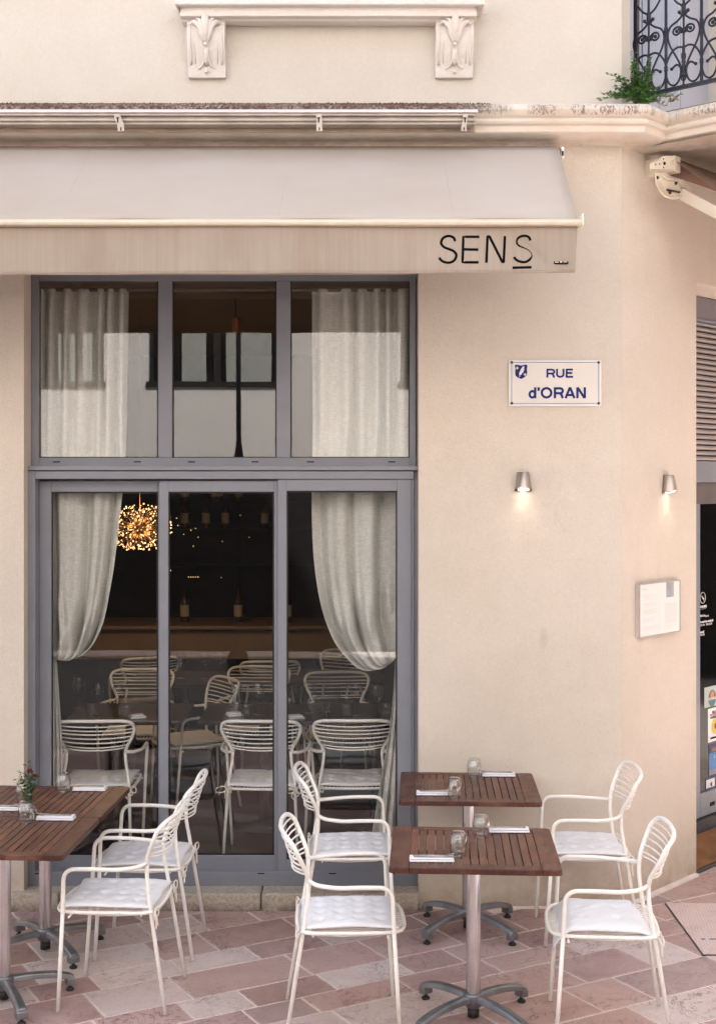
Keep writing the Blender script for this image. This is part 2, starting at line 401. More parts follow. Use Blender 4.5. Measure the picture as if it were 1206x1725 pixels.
def m_wood(name, ca, cb, cc, rough=.32):
    m, n, l, b = mat(name)
    oi = n.new('ShaderNodeObjectInfo'); v = coords(n, l, 'obj', (9, 1.0, 9))
    ad = n.new('ShaderNodeVectorMath'); ad.operation = 'MULTIPLY_ADD'; l.new(oi.outputs['Random'], ad.inputs[0]); ad.inputs[1].default_value = (60,60,60); l.new(v, ad.inputs[2])
    g = noise(n, l, ad.outputs[0], 6, 7, .65, 1.2); r = ramp(n, [(.25, ca), (.5, cb), (.78, cc)]); l.new(g, r.inputs[0])
    wv = coords(n, l); wear = noise(n, l, wv, 6, 5, .65)
    c = mixc(n, l, rng(n, l, wear, .5, .72, 0, .45), r.outputs[0], lin((150,112,86)))
    sc = noise(n, l, ad.outputs[0], 28, 4, .7); c = mixc(n, l, rng(n, l, sc, .62, .8, 0, .35), c, tuple(x*.35 for x in ca))
    c2 = n.new('ShaderNodeHueSaturation'); l.new(c, c2.inputs['Color']); l.new(rng(n, l, oi.outputs['Random'], 0, 1, .72, 1.25), c2.inputs['Value'])
    l.new(c2.outputs[0], b.inputs['Base Color']); l.new(rng(n, l, wear, .35, .7, rough, rough+.25), b.inputs['Roughness'])
    bump(n, l, g, b, .35, .0012); b.inputs['Specular IOR Level'].default_value = .5
    return m
M['wood'] = m_wood('table_wood', lin((44,22,15)), lin((88,47,32)), lin((128,82,58)))
M['wood_end'] = m_wood('table_wood_board', lin((42,18,14)), lin((76,38,28)), lin((110,66,48)))

def m_cloth(name, c1, c2, stripes=0, soil=.3, trans=0):
    m, n, l, b = mat(name); v = coords(n, l)
    f = noise(n, l, v, 2.2, 4); c = mixc(n, l, rng(n, l, f, .35, .7), c1, c2)
    if stripes:
        sv = coords(n, l, 'pos', (1, .01, .02)); s_ = noise(n, l, sv, stripes, 3, .7)
        c = mixc(n, l, rng(n, l, s_, .4, .7, 0, .25), c, tuple(x*.7 for x in c1))
        s3 = noise(n, l, coords(n, l, 'pos', (1, .01, .25)), 5, 4, .6); c = mixc(n, l, rng(n, l, s3, .5, .8, 0, soil), c, lin((148,118,98)))
    l.new(c, b.inputs['Base Color']); b.inputs['Roughness'].default_value = .9; b.inputs['Specular IOR Level'].default_value = .2
    bump(n, l, noise(n, l, v, 420, 2), b, .2, .0005)
    if trans:
        o = n['Material Output']; t = n.new('ShaderNodeBsdfTranslucent'); l.new(c, t.inputs[0]); mx = n.new('ShaderNodeMixShader'); mx.inputs[0].default_value = trans
        l.new(b.outputs[0], mx.inputs[1]); l.new(t.outputs[0], mx.inputs[2]); l.new(mx.outputs[0], o.inputs[0])
    return m
M['awning_top'] = m_cloth('awning_cloth', lin((190,178,167)), lin((196,185,175)), 0, 0, .12)
M['valance'] = m_cloth('valance_cloth', lin((170,156,142)), lin((181,168,155)), 70, .4, .1)
M['awning_brown'] = m_cloth('taupe_cloth', lin((128,104,92)), lin((136,112,100)))
M['cushion'] = m_cloth('cushion_cotton', lin((226,226,228)), lin((234,234,236)))
def m_curtain():
    m, n, l, b = mat('linen_curtain'); v = coords(n, l)
    a = noise(n, l, coords(n, l, 'pos', (1, 1, .05)), 330, 3, .7); h = noise(n, l, coords(n, l, 'pos', (.1, .1, 1)), 260, 3, .7)
    s = n.new('ShaderNodeMath'); l.new(a, s.inputs[0]); l.new(h, s.inputs[1])
    c = mixc(n, l, rng(n, l, s.outputs[0], .8, 1.25), lin((214,211,203)), lin((246,245,240)))
    l.new(c, b.inputs['Base Color']); b.inputs['Roughness'].default_value = .95; b.inputs['Specular IOR Level'].default_value = .1
    bump(n, l, s.outputs[0], b, .3, .001)
    o = n['Material Output']; t = n.new('ShaderNodeBsdfTranslucent'); l.new(c, t.inputs[0]); mx = n.new('ShaderNodeMixShader'); mx.inputs[0].default_value = .18
    l.new(b.outputs[0], mx.inputs[1]); l.new(t.outputs[0], mx.inputs[2]); l.new(mx.outputs[0], o.inputs[0])
    return m
M['curtain'] = m_curtain()
def m_cornice():     # rolled edge with dark rain-washed streaks across it
    m, n, l, b = mat('weathered_cornice')
    v = coords(n, l); g = n.new('ShaderNodeNewGeometry'); sx = n.new('ShaderNodeSeparateXYZ'); l.new(g.outputs['Position'], sx.inputs[0])
    big = noise(n, l, v, 3, 5); col = mixc(n, l, rng(n, l, big, .3, .7), lin((206,192,176)), lin((228,218,206)))
    st = noise(n, l, coords(n, l, 'pos', (1, 1, .10), (0, .10, 0)), 85, 3, .7, .3)
    gate = noise(n, l, coords(n, l, 'pos', (1, 1, .01)), 4, 2)
    band = rng(n, l, sx.outputs[2], 4.362, 4.372, 0, 1); top = rng(n, l, sx.outputs[2], 4.420, 4.432, 1, 0)
    m1 = n.new('ShaderNodeMath'); m1.operation = 'MULTIPLY'; l.new(band, m1.inputs[0]); l.new(top, m1.inputs[1])
    m2 = n.new('ShaderNodeMath'); m2.operation = 'MULTIPLY'; l.new(m1.outputs[0], m2.inputs[0]); l.new(rng(n, l, st, .50, .58, .10, .75), m2.inputs[1])
    m3 = n.new('ShaderNodeMath'); m3.operation = 'MULTIPLY'; l.new(m2.outputs[0], m3.inputs[0]); l.new(rng(n, l, gate, .38, .5, 0, 1), m3.inputs[1])
    col = mixc(n, l, m3.outputs[0], col, lin((98,78,66)))
    left = rng(n, l, sx.outputs[0], .55, .85, 1, 0); nz = noise(n, l, v, 60, 5, .8); hi = rng(n, l, sx.outputs[2], 4.37, 4.385, 0, 1)
    m4 = n.new('ShaderNodeMath'); m4.operation = 'MULTIPLY'; l.new(left, m4.inputs[0]); l.new(hi, m4.inputs[1])
    m5 = n.new('ShaderNodeMath'); m5.operation = 'MULTIPLY'; l.new(m4.outputs[0], m5.inputs[0]); l.new(rng(n, l, nz, .35, .55, .35, 1), m5.inputs[1])
    col = mixc(n, l, m5.outputs[0], col, lin((88,66,54)))
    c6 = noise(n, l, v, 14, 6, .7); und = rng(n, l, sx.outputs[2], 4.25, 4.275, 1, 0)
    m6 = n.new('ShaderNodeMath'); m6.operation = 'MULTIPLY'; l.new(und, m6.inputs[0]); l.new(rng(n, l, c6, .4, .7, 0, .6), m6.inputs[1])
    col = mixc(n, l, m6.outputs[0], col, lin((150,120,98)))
    l.new(col, b.inputs['Base Color']); b.inputs['Roughness'].default_value = .92
    bump(n, l, noise(n, l, v, 70, 5), b, .5, .003)
    return m
M['cornice'] = m_cornice()
def m_sill():
    m, n, l, b = mat('limestone_sill'); v = coords(n, l)
    a = noise(n, l, v, 55, 4, .75); big = noise(n, l, v, 8, 5, .7)
    c = mixc(n, l, rng(n, l, a, .3, .7), lin((154,142,128)), lin((204,192,176)))
    g = n.new('ShaderNodeNewGeometry'); sx = n.new('ShaderNodeSeparateXYZ'); l.new(g.outputs['Position'], sx.inputs[0])
    m1 = n.new('ShaderNodeMath'); m1.operation = 'MULTIPLY'; l.new(rng(n, l, sx.outputs[2], -.01, .055, 1, 0), m1.inputs[0]); l.new(rng(n, l, big, .35, .6, .1, .9), m1.inputs[1])
    c = mixc(n, l, m1.outputs[0], c, lin((58,50,42))); l.new(c, b.inputs['Base Color']); b.inputs['Roughness'].default_value = .95
    bump(n, l, a, b, .6, .004); return m
M['sill'] = m_sill()
def m_plate():       # cast cover with a raised pattern
    m, n, l, b = mat('patterned_cover'); v = coords(n, l, 'pos', (1,1,1), (0,0,.6))
    vo = n.new('ShaderNodeTexVoronoi'); vo.inputs['Scale'].default_value = 26; vo.inputs['Randomness'].default_value = .15; l.new(v, vo.inputs['Vector'])
    k = n.new('ShaderNodeMath'); k.operation = 'PINGPONG'; k.inputs[1].default_value = .16; l.new(vo.outputs['Distance'], k.inputs[0])
    f = rng(n, l, k.outputs[0], .03, .12)
    c = mixc(n, l, f, lin((196,170,166)), lin((220,200,194))); c = mixc(n, l, rng(n, l, noise(n, l, v, 12, 5), .5, .75, 0, .4), c, lin((170,146,138)))
    l.new(c, b.inputs['Base Color']); b.inputs['Roughness'].default_value = .6; bump(n, l, f, b, .6, .003); return m
M['plate'] = m_plate()

# ------------------------------------------------------------------ geometry of the house
YW = 7.47                                     # street face of the wall
A = Vector((1.47, YW)); D = Vector((.671, .741)); NN = Vector((.741, -.671)); CANG = math.atan2(D.y, D.x)
def ch(s, off=0., z=0.): p = A+D*s+NN*off; return Vector((p.x, p.y, z))
def chs(px, off=0.):
    a = (px-PX0)/F; P = A+NN*off; return (a*P.y-P.x)/(D.x-a*D.y)
def chw(px, py, off=0.):
    p = ch(chs(px, off), off); return Vector((p.x, p.y, wz(py, p.y)))
CH = Matrix.Translation((A.x, A.y, 0)) @ Matrix.Rotation(CANG, 4, 'Z')   # local x along the chamfer, local -y outward
OX0, OX1 = -1.8625, wx(705, YW); OZ1 = 3.56; TOP = 18.0; SZ = .0987      # the big window opening; unseen wall top raised to shade the street
EB, EE, EZ = .859, 2.9, 3.59                                          # entrance opening on the chamfer
BB, BE, BZ0, BZ1 = .09, 1.4, 4.445, 6.7                                  # balcony door opening

house = thing('restaurant_building', 'cream stucco corner building with large grey framed shop window', 'building')
def hp(name, mb, m, **k): return add(name, mb, m, house, **k)

g = MB()
g.quad((-9, YW, -.1), (OX0, YW, -.1), (OX0, YW, OZ1), (-9, YW, OZ1))
g.quad((OX1, YW, -.1), (A.x, YW, -.1), (A.x, YW, OZ1), (OX1, YW, OZ1))
g.quad((-9, YW, OZ1), (A.x, YW, OZ1), (A.x, YW, 4.27), (-9, YW, 4.27))
for x in (OX0, OX1): g.quad((x, YW, -.1), (x, YW+.26, -.1), (x, YW+.26, OZ1), (x, YW, OZ1))
g.quad((OX0, YW, OZ1), (OX1, YW, OZ1), (OX1, YW+.26, OZ1), (OX0, YW+.26, OZ1))
CE = 3.2
def cq(g, s0, s1, z0, z1): g.quad(ch(s0, 0, z0), ch(s1, 0, z0), ch(s1, 0, z1), ch(s0, 0, z1))
cq(g, 0, EB, -.1, 4.27); cq(g, EB, EE, EZ, 4.27); cq(g, EE, CE, -.1, 4.27)
g.quad(ch(EB, 0, -.1), ch(EB, -.45, -.1), ch(EB, -.45, EZ), ch(EB, 0, EZ)); g.quad(ch(EE, 0, -.1), ch(EE, -.45, -.1), ch(EE, -.45, EZ), ch(EE, 0, EZ))
g.quad(ch(EB, 0, EZ), ch(EE, 0, EZ), ch(EE, -.45, EZ), ch(EB, -.45, EZ))
e = ch(CE); g.quad((e.x, e.y, -.1), (e.x, 19, -.1), (e.x, 19, 4.27), (e.x, e.y, 4.27))
hp('ground_floor_wall', g, M['stucco'])
g = MB()
g.quad((-9, YW, 4.27), (A.x, YW, 4.27), (A.x, YW, TOP), (-9, YW, TOP))
cq(g, 0, BB, 4.27, TOP); cq(g, BB, BE, BZ1, TOP); cq(g, BB, BE, 4.27, BZ0); cq(g, BE, CE, 4.27, TOP)
for s in (BB, BE): g.quad(ch(s, 0, BZ0), ch(s, -.3, BZ0), ch(s, -.3, BZ1), ch(s, 0, BZ1))
g.quad(ch(BB, 0, BZ1), ch(BE, 0, BZ1), ch(BE, -.3, BZ1), ch(BB, -.3, BZ1))
g.quad((e.x, e.y, 4.27), (e.x, 19, 4.27), (e.x, 19, TOP), (e.x, e.y, TOP))
hp('upper_wall', g, M['stucco_up'])
g = MB(); g.quad((-9, YW, 0), (-9, 19, 0), (-9, 19, TOP), (-9, YW, TOP)); g.quad((-9, 19, 0), (e.x, 19, 0), (e.x, 19, TOP), (-9, 19, TOP))
g.add([(-9, YW, TOP), (A.x, YW, TOP), (e.x, e.y, TOP), (e.x, 19, TOP), (-9, 19, TOP)], [(0,1,2,3,4)]); hp('unseen_shade_roof', g, M['stucco_up'])  # unseen back, end wall and roof, added to block light and shade the street

# cornice swept round the corner and out along the balcony slab
prof = [(0, 4.46), (.10, 4.452), (.17, 4.441), (.215, 4.43), (.24, 4.412), (.246, 4.392), (.235, 4.368), (.214, 4.356), (.212, 4.35),
        (.226, 4.344), (.230, 4.334), (.222, 4.322), (.205, 4.318), (.20, 4.312), (.20, 4.284), (.192, 4.276), (.10, 4.262), (0, 4.252)]
T0 = .136
def corn(o, k):
    if k == 0: return Vector((-9, YW-o))
    if k == 1: return A+NN*o+D*(-.444*o)
    if k == 2: return A+NN*o+D*(T0-(o-.2))
    return A+NN*.9+D*(T0-(o-.2))
g = MB(); cut = [0, 1, 2, 3]; n = len(prof)
xs = [corn(0, 0)]
vs = []
xcuts = [-9, -4, -2.2, -1.2, -.3, .5, 1.1]
for xx in xcuts: vs += [Vector((xx, YW-o, z+.0025*math.sin(xx*5+o*9))) for o, z in prof]
for k in (1, 2, 3): vs += [Vector((*corn(o, k), z)) for o, z in prof]
rows = len(xcuts)+3
g.add(vs, [(i*n+j, (i+1)*n+j, (i+1)*n+j+1, i*n+j+1) for i in range(rows-1) for j in range(n-1)], True)
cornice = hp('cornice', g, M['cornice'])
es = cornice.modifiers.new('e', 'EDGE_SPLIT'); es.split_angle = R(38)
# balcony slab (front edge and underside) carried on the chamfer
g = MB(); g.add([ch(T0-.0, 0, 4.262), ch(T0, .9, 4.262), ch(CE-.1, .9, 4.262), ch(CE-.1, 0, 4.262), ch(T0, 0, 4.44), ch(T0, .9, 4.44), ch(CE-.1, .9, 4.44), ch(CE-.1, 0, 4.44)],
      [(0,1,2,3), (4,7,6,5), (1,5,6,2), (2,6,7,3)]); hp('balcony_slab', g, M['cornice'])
# crusty dry moss on the cornice
g = MB(); r2 = random.Random(3)
for i in range(7000):
    x = r2.uniform(-2.3, .72); 
    if x > .55 and r2.random() < .6: continue
    o = r2.choice([r2.uniform(.14, .243), r2.uniform(.2, .246)]); z = 4.441+(.17-o)*.25 if o < .215 else 4.43-(o-.215)*.9
    s = r2.uniform(.0015, .0045)
    if r2.random() < .05: s *= 1.7
    p = Vector((x, YW-o, z+s*.3)); a = r2.uniform(0, 6)
    g.add([p+Vector((math.cos(a)*s, math.sin(a)*s, 0)), p+Vector((math.cos(a+2.1)*s, math.sin(a+2.1)*s, 0)), p+Vector((math.cos(a+4.2)*s, math.sin(a+4.2)*s, 0)), p+Vector((0, 0, s*1.5))], [(0,1,3),(1,2,3),(2,0,3)])
mo = add('moss', g, M['moss'], kind='stuff'); mo['label'] = 'dry brown moss crust along the cornice edge'
# plaster ridge line along the chamfer arris is the corner bead

# window-sill moulding and its two consoles on the upper floor
g = MB(); zt = lambda py, Y: wz(py, Y)
pr = [(YW, 4.96+.02), (YW-.19, 4.975), (YW-.19, wz(3, YW-.19)), (YW-.16, wz(9, YW-.17)), (YW-.15, wz(11, YW-.15)), (YW-.15, wz(27, YW-.15)), (YW-.11, wz(28, YW-.15)), (YW-.10, wz(36, YW-.1)), (YW-.06, wz(38, YW-.08)), (YW, wz(39, YW-.05))]
g.prism(pr, wx(303, YW-.15), wx(803, YW-.15)); ms = hp('window_sill_moulding', g, M['trim'], bevel=.004)
g = MB(); g.box(wx(295, YW-.19), wx(816, YW-.19), YW-.195, YW, wz(8, YW-.19), wz(8, YW-.19)+.06); hp('window_sill_cap', g, M['trim'], bevel=.006)
def console(cx):
    Y0 = YW-.12; hw = .104; zb = wz(129.5, YW-.05); ztp = wz(33, YW-.08)
    H = ztp-zb
    g = MB(); outl = [(YW, zb), (YW-.035, zb), (YW-.04, zb+.02)]
    for i in range(13):
        t = i/12; outl.append((YW-.045-.065*math.sin(t*PI*.55)**1.3, zb+.05+t*(H-.10)))
    outl += [(YW-.098, ztp-.03), (YW-.098, ztp), (YW, ztp)]
    g.prism(outl, cx-hw, cx+hw, smooth=False)
    c = hp('console', g, M['trim'], bevel=.003)
    sx = hw*2/66.; fy = lambda z: YW-.045-.065*math.sin(max(0, min(1, (z-zb-.05)/(H-.1)))*PI*.55)**1.3
    # coordinates in photo pixels from the console centre / top
    def P(dx, dy, lift=.0):
        z = ztp-(dy/97.)*H; return Vector((cx+dx*sx, fy(z)-lift, z))
    g = MB()
    for s in (-1, 1):
        pth = smoothpath([P(s*3, 42, .006), P(s*7, 30, .012), P(s*10, 18, .018), P(s*20, 9, .022), P(s*27, 12, .014)], 5); g.tube(pth, [.004+.013*math.sin(PI*min(1, (i+2)/len(pth))) for i in range(len(pth))], 8)
        pth = smoothpath([P(s*2, 40, .008), P(s*5, 22, .018), P(s*10, 7, .024), P(s*17, 3, .018)], 5); g.tube(pth, [.004+.012*math.sin(PI*min(1, (i+2)/len(pth))) for i in range(len(pth))], 8)
        pth = smoothpath([P(s*2, 52, .008), P(s*4, 68, .010), P(s*8, 78, .012), P(s*15, 83, .006)], 5); g.tube(pth, [.009*(1-i/len(pth)*.6) for i in range(len(pth))], 8)
        g.tube([P(s*21, 20, .001), P(s*20, 45, .001), P(s*19.5, 74, .001)], .0022, 6)
        pth = smoothpath([P(s*27, 16, .002), P(s*27.5, 40, .002), P(s*27, 76, .002)], 4); g.tube(pth, .006, 8)
    pth = smoothpath([P(0, 40, .006), P(0, 20, .022), P(0, 3, .03), P(0, -7, .022)], 6); g.tube(pth, [.006+.018*math.sin(PI*min(1, (i+3)/(len(pth)+3))) for i in range(len(pth))], 10)
    g.ball(P(0, 45, .012), .013, 12, 8); g.ball(P(0, 88, .008), .010, 12, 8)
    pth = [P(0, 52, .008), P(0, 60, .012), P(0, 72, .012), P(0, 78, .006)]; g.tube(pth, [.010, .013, .015, .006], 10)
    add('leaf_relief', g, M['trim'], c)
console(wx(347, YW-.1)); console(wx(766, YW-.1))

# ------------------------------------------------------------------ setting: ground, paving
g = MB(); g.quad((-300, -300, -.02), (300, -300, -.02), (300, 300, -.02), (-300, 300, -.02))
gr = add('ground', g, M['mortar'], kind='structure')
g = MB(); g.quad((-9, -3.6, -.003), (9, -3.6, -.003), (9, 12, -.003), (-9, 12, -.003)); pave = add('pavement', g, M['mortar'], kind='structure')
TA = R(29.5); tu = Vector((math.cos(TA), math.sin(TA))); tv = Vector((-tu.y, tu.x))
tm = MB().box(-.5, .5, -.5, .5, -.02, .0); tme = tm.mesh('tile'); tme.materials.append(M['tile'])
r3 = random.Random(11)
HX0, HX1, HY0, HY1 = 1.723, 2.6, 6.72, 7.555      # hatch in the paving
cands = []
v0 = 2.6-.0
v = -1.0; lows = []
widths = []
while v < 9.5:
    wd = r3.choice([.2, .21, .3, .31, .22, .3]); widths.append((v, wd)); v += wd
# lock the rows that run through the middle of the picture
rows_ = []; vv = 5.508
seq = [.222, .317, .212, .304, .3, .21, .31]
for q in seq: rows_.append((vv, q)); vv += q
up = vv
while vv < 11: q = r3.choice([.2, .3, .31]); rows_.append((vv, q)); vv += q
vv = 5.508
while vv > -1.5: q = r3.choice([.2, .3, .31, .22]); vv -= q; rows_.append((vv, q))
for v, wd in rows_:
    u = -6-r3.random()*.6
    while u < 9:
        ln = r3.choice([.3, .42, .45, .5, .6, .62]) if wd > .25 else r3.choice([.3, .4, .42, .5])
        c = tu*(u+ln/2)+tv*(v+wd/2)
        cands.append((c.x, c.y, ln, wd)); u += ln
def behind(x, y):      # inside the footprint of the house
    if x < A.x: return y > YW+.1
    rel = Vector((x, y))-A
    s = rel.dot(D); o = rel.dot(NN)
    return o < (-.5 if EB < s < EE else -.12) if s < CE+.2 else (x < e.x)
def hide(x, y): return HX0-.0 < x < HX1 and HY0 < y < HY1
vis = []; rest = MB()
for x, y, ln, wd in cands:
    if behind(x, y) or abs(x) > 8.5 or y < 3.2: continue
    inview = y > 5.3 and abs(x) < y*603/F+.5
    d = 0 if inview else 10+abs(y-6)+abs(x)
    vis.append((d, x, y, ln, wd))
vis.sort()
J = .011
for i, (d, x, y, ln, wd) in enumerate(vis):
    if i < 290:
        # tiles are cut where the hatch interrupts them
        o = bpy.data.objects.new('paving_tile', tme); COL.objects.link(o); o.parent = pave
        o.location = (x, y, 0.0+r3.uniform(-.0012, .0012)); o.rotation_euler = (r3.uniform(-.002, .002), r3.uniform(-.002, .002), TA+r3.uniform(-.003, .003)); o.scale = (ln-J, wd-J, 1)
    else: rest.box(-.5*(ln-J), .5*(ln-J), -.5*(wd-J), .5*(wd-J), -.02, 0, Matrix.Translation((x, y, 0)) @ Matrix.Rotation(TA, 4, 'Z'))
add('far_paving_tiles', rest, M['tile'], pave, kind='stuff')
g = MB(); g.quad((-40, -2.9, .002), (40, -2.9, .002), (40, 3.1, .002), (-40, 3.1, .002)); add('road', g, m_simple('dark_asphalt', lin((104,100,98)), .9, 0, 30, .4, .25), kind='structure')
g = MB()
for y_ in (-2.9, 3.1): g.box(-9, 9, y_-.06, y_+.06, -.02, .006)
add('road_edging', g, m_simple('edging_stone', lin((150,142,134)), .9, 0, 30, .3, .2), kind='structure')
hatch = thing('access_cover', 'pale pink patterned metal access cover set flush in the paving near the entrance', 'access cover')
g = MB(); g.box(HX0+.012, HX1-.012, HY0+.012, HY1-.012, -.02, .007); add('cover_plate', g, M['plate'], hatch, bevel=.002)
g = MB(); g.box(HX0+.004, HX1-.004, HY0+.004, HY1-.004, -.02, .0035); add('frame_rim', g, m_simple('cover_gap', lin((70,64,62)), .7), hatch)
g = MB()
for px, py, w_ in ((1183.5, 1582, .02), (1200, 1582, .035)):
    p = W(px, py, (HC-.007)*F/(py-PY0)); g = MB(); g.box(p.x-w_/2, p.x+w_/2, p.y-.006, p.y+.006, .006, .0078); add('lifting_slot', g, M['slot'], hatch)

# stone sill under the doors, entrance step, coir mat
sill = thing('stone_door_sill', 'worn limestone blocks forming the low sill under the glass doors', 'door sill')
xs = [-1.93, wx(100, 7.42), wx(440, 7.42), OX1+.005]
for a, b in zip(xs[:-1], xs[1:]):
    g = MB(); g.box(a+.003, b-.003, YW-.055, YW+.3, -.05, SZ); add('stone_block', g, M['sill'], sill, bevel=.012, seg=3)
g = MB(); g.box(-3.4, -1.94, YW-.05, YW+.02, -.05, SZ-.01); add('stone_block', g, M['sill'], sill, bevel=.012, seg=3)
g = MB(); g.box(OX1+.02, A.x, YW-.012, YW+.01, -.05, .012); hp('plinth_edge', g, M['mortar'], bevel=.008)
g = MB(); g.box(0, EB-.01, -.03, .01, -.05, .018, CH); hp('plinth_edge', g, M['mortar'], bevel=.012)
g = MB(); g.prism([(.0, -.05), (.0, .012), (.27, .095), (.27, .172), (.5, .172), (.5, -.05)], EB+.003, EE-.003, CH); hp('entrance_step', g, M['step'], bevel=.004)
g = MB(); g.prism([(.012, .018), (.012, .030), (.255, .105), (.255, .093)], EB+.03, EE-.1, CH); tag(add('doormat', g, M['mat_coir'], bevel=.006), 'brown coir doormat lying before the glass entrance door', 'doormat')

# ------------------------------------------------------------------ the shop window and sliding doors
win = thing('shop_window', 'tall grey aluminium shop window: three fixed lights above three sliding glass doors', 'window')
YU = 7.63; YL = YW+.086
def bx(px0, px1, py0, py1, Y, dep, g=None):
    g = g or MB(); g.box(wx(px0, Y), wx(px1, Y), Y, Y+dep, wz(py1, Y), wz(py0, Y)); return g
def wp(name, mb, m, parent=win, bevel=.003, **k): return add(name, mb, m, parent, bevel=bevel, **k)
# upper lights
uf = wp('upper_frame', bx(53, 66, 462, 786, YU, .06), M['frame'])
for a in ((690, 700.5, 462, 786), (66, 690, 771, 786), (66, 690, 455, 473)): add('frame_rail', bx(*a, YU, .06), M['frame'], uf, bevel=.003)
for a, b in ((267, 290.5), (466, 489.5)): add('mullion', bx(a, b, 473, 771, YU+.004, .05), M['frame'], uf, bevel=.003)
for a, b in ((66, 267), (290.5, 466), (489.5, 690)):
    Yp = YU+.03
    add('glass_pane', bx(a-2, b+2, 472, 773, Yp, .006), M['pane'], uf)
    g = MB(); 
    for q in ((a, b, 471, 474.5), (a, b, 769.5, 772), (a, a+2, 474.5, 769.5), (b-2, b, 474.5, 769.5)): bx(*q, YU+.02, .01, g)
    add('gasket', g, M['frame_dk'], uf)
for px in (96, 232, 323, 430, 523, 660):
    g = MB(); x = wx(px, YU); z = wz(778, YU); g.box(x-.020, x+.020, YU-.002, YU+.004, z-.0035, z+.0035); add('drain_slot', g, M['slot'], uf)
wp('transom_ledge', bx(47, 704, 785, 792.2, YL-.012, .10), M['frame'], bevel=.002)
add('frame_back', bx(47, 704, 770, 812, YL+.125, .03), M['frame'], uf)
# outer frame of the doors
lf = wp('door_frame', bx(46, 60, 793.8, 1493, YL, .15), M['frame'])
add('frame_head', bx(60, 697, 793.8, 807, YL, .15), M['frame'], lf, bevel=.003)
add('frame_foot', bx(60, 704.3, 1468.5, 1493, YL, .15), M['frame'], lf, bevel=.003)
add('frame_jamb', bx(697.5, 704.3, 793.8, 1468.5, YL+.03, .12), M['frame'], lf, bevel=.003)
g = MB()
for px in (65.5, 440, 560, 660): x = wx(px, YL); z = wz(1471.5, YL); g.box(x-.020, x+.020, YL-.002, YL+.004, z-.003, z+.003)
add('drain_slots', g, M['slot'], lf)
def panel(name, st, rl, Y, glass, label):
    p = wp(name, bx(st[0][0], st[0][1], rl[0][0], rl[1][1], Y, .042), M['frame'], label=label)
    add('stile', bx(st[1][0], st[1][1], rl[0][0], rl[1][1], Y, .042), M['frame'], p, bevel=.003)
    for r_ in rl: add('rail', bx(st[0][1], st[1][0], r_[0], r_[1], Y+.0015, .039), M['frame'], p, bevel=.003)
    add('glass_pane', bx(st[0][1]-2, st[1][0]+2, rl[0][1]-2, rl[1][0]+2, Y+.02, .006), M['pane'], p)
    g = MB(); a, b, c, d = st[0][1], st[1][0], rl[0][1], rl[1][0]
    for q in ((a, b, c, c+2.5), (a, b, d-2.5, d), (a, a+2.6, c+2.5, d-2.5), (b-2.6, b, c+2.5, d-2.5)): bx(*q, Y+.012, .008, g)
    add('gasket', g, M['frame_dk'], p); return p
YP = YL+.085; YR = YL+.012
panel('sliding_door', ((66.5, 87), (267, 276)), ((810, 828.5), (1441, 1469)), YP+.004, None, 'left sliding glass door panel')
panel('sliding_door', ((269, 284), (462, 480)), ((810, 828.5), (1441, 1469)), YP-.05, None, 'middle sliding glass door panel')
panel('sliding_door', ((468, 483), (669, 693)), ((807.5, 827), (1448, 1470)), YR, None, 'right sliding glass door panel, nearest the street')
g = MB(); bx(693.2, 697.2, 808, 1469, YR+.006, .03, g); add('door_edge_strip', g, M['frame'], win, bevel=.001)

# ------------------------------------------------------------------ the room behind the glass
g = MB(); FZ = .11; RY = 13.2

def slab(z): return [Vector((-6, YW+.265, z)), Vector((1.2, YW+.265, z)), ch(.3, -.5, z), ch(2.9, -.55, z), Vector((ch(2.9, -.55).x, RY, z)), Vector((-6, RY, z))]
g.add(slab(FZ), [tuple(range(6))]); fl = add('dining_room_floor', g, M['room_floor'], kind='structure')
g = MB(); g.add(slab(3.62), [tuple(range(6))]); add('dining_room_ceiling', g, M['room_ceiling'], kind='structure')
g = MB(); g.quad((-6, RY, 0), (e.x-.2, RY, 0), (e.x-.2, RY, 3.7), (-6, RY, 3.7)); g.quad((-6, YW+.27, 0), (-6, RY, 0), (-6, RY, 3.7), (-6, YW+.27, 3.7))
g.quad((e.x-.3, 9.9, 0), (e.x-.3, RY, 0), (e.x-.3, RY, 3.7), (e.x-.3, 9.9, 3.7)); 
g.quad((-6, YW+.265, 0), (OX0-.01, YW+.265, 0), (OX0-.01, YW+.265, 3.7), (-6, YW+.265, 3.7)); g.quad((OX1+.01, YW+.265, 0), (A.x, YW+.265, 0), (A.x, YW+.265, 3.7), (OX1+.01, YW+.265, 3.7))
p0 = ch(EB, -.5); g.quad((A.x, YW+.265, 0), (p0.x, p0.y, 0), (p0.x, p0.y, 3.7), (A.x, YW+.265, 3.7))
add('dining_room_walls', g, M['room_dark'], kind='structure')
# back bar
bar = thing('bar_counter', 'long cream fronted bar counter at the back of the dark dining room', 'bar counter')
add('counter_front', MB().box(-2.6, -.15, 11.5, 11.55, FZ+.75, 1.12), M['counter'], bar)
add('counter_base', MB().box(-2.6, -.15, 11.53, 12.1, FZ, FZ+.75), M['room_dark'], bar)
add('counter_top', MB().box(-2.65, -.1, 11.42, 12.15, 1.12, 1.15), M['counter'], bar, bevel=.005)
shelf = thing('bottle_shelf', 'dark wall shelves full of bottles behind the bar', 'shelf')
for z in (1.55, 1.9, 2.16, 2.5): add('shelf_board', MB().box(-1.9, .6, 12.85, 13.15, z, z+.03), M['room_dark'], shelf)
bt = MB().lathe([(0, 0), (.036, 0), (.038, .01), (.038, .18), (.03, .21), (.014, .235), (.013, .29), (0, .29)], 12).mesh('bottle'); bt.materials.append(M['bottle'])
lb = MB().lathe([(.0387, .05), (.0387, .15)], 12).mesh('bottle_label'); lb.materials.append(M['bottle_lbl'])
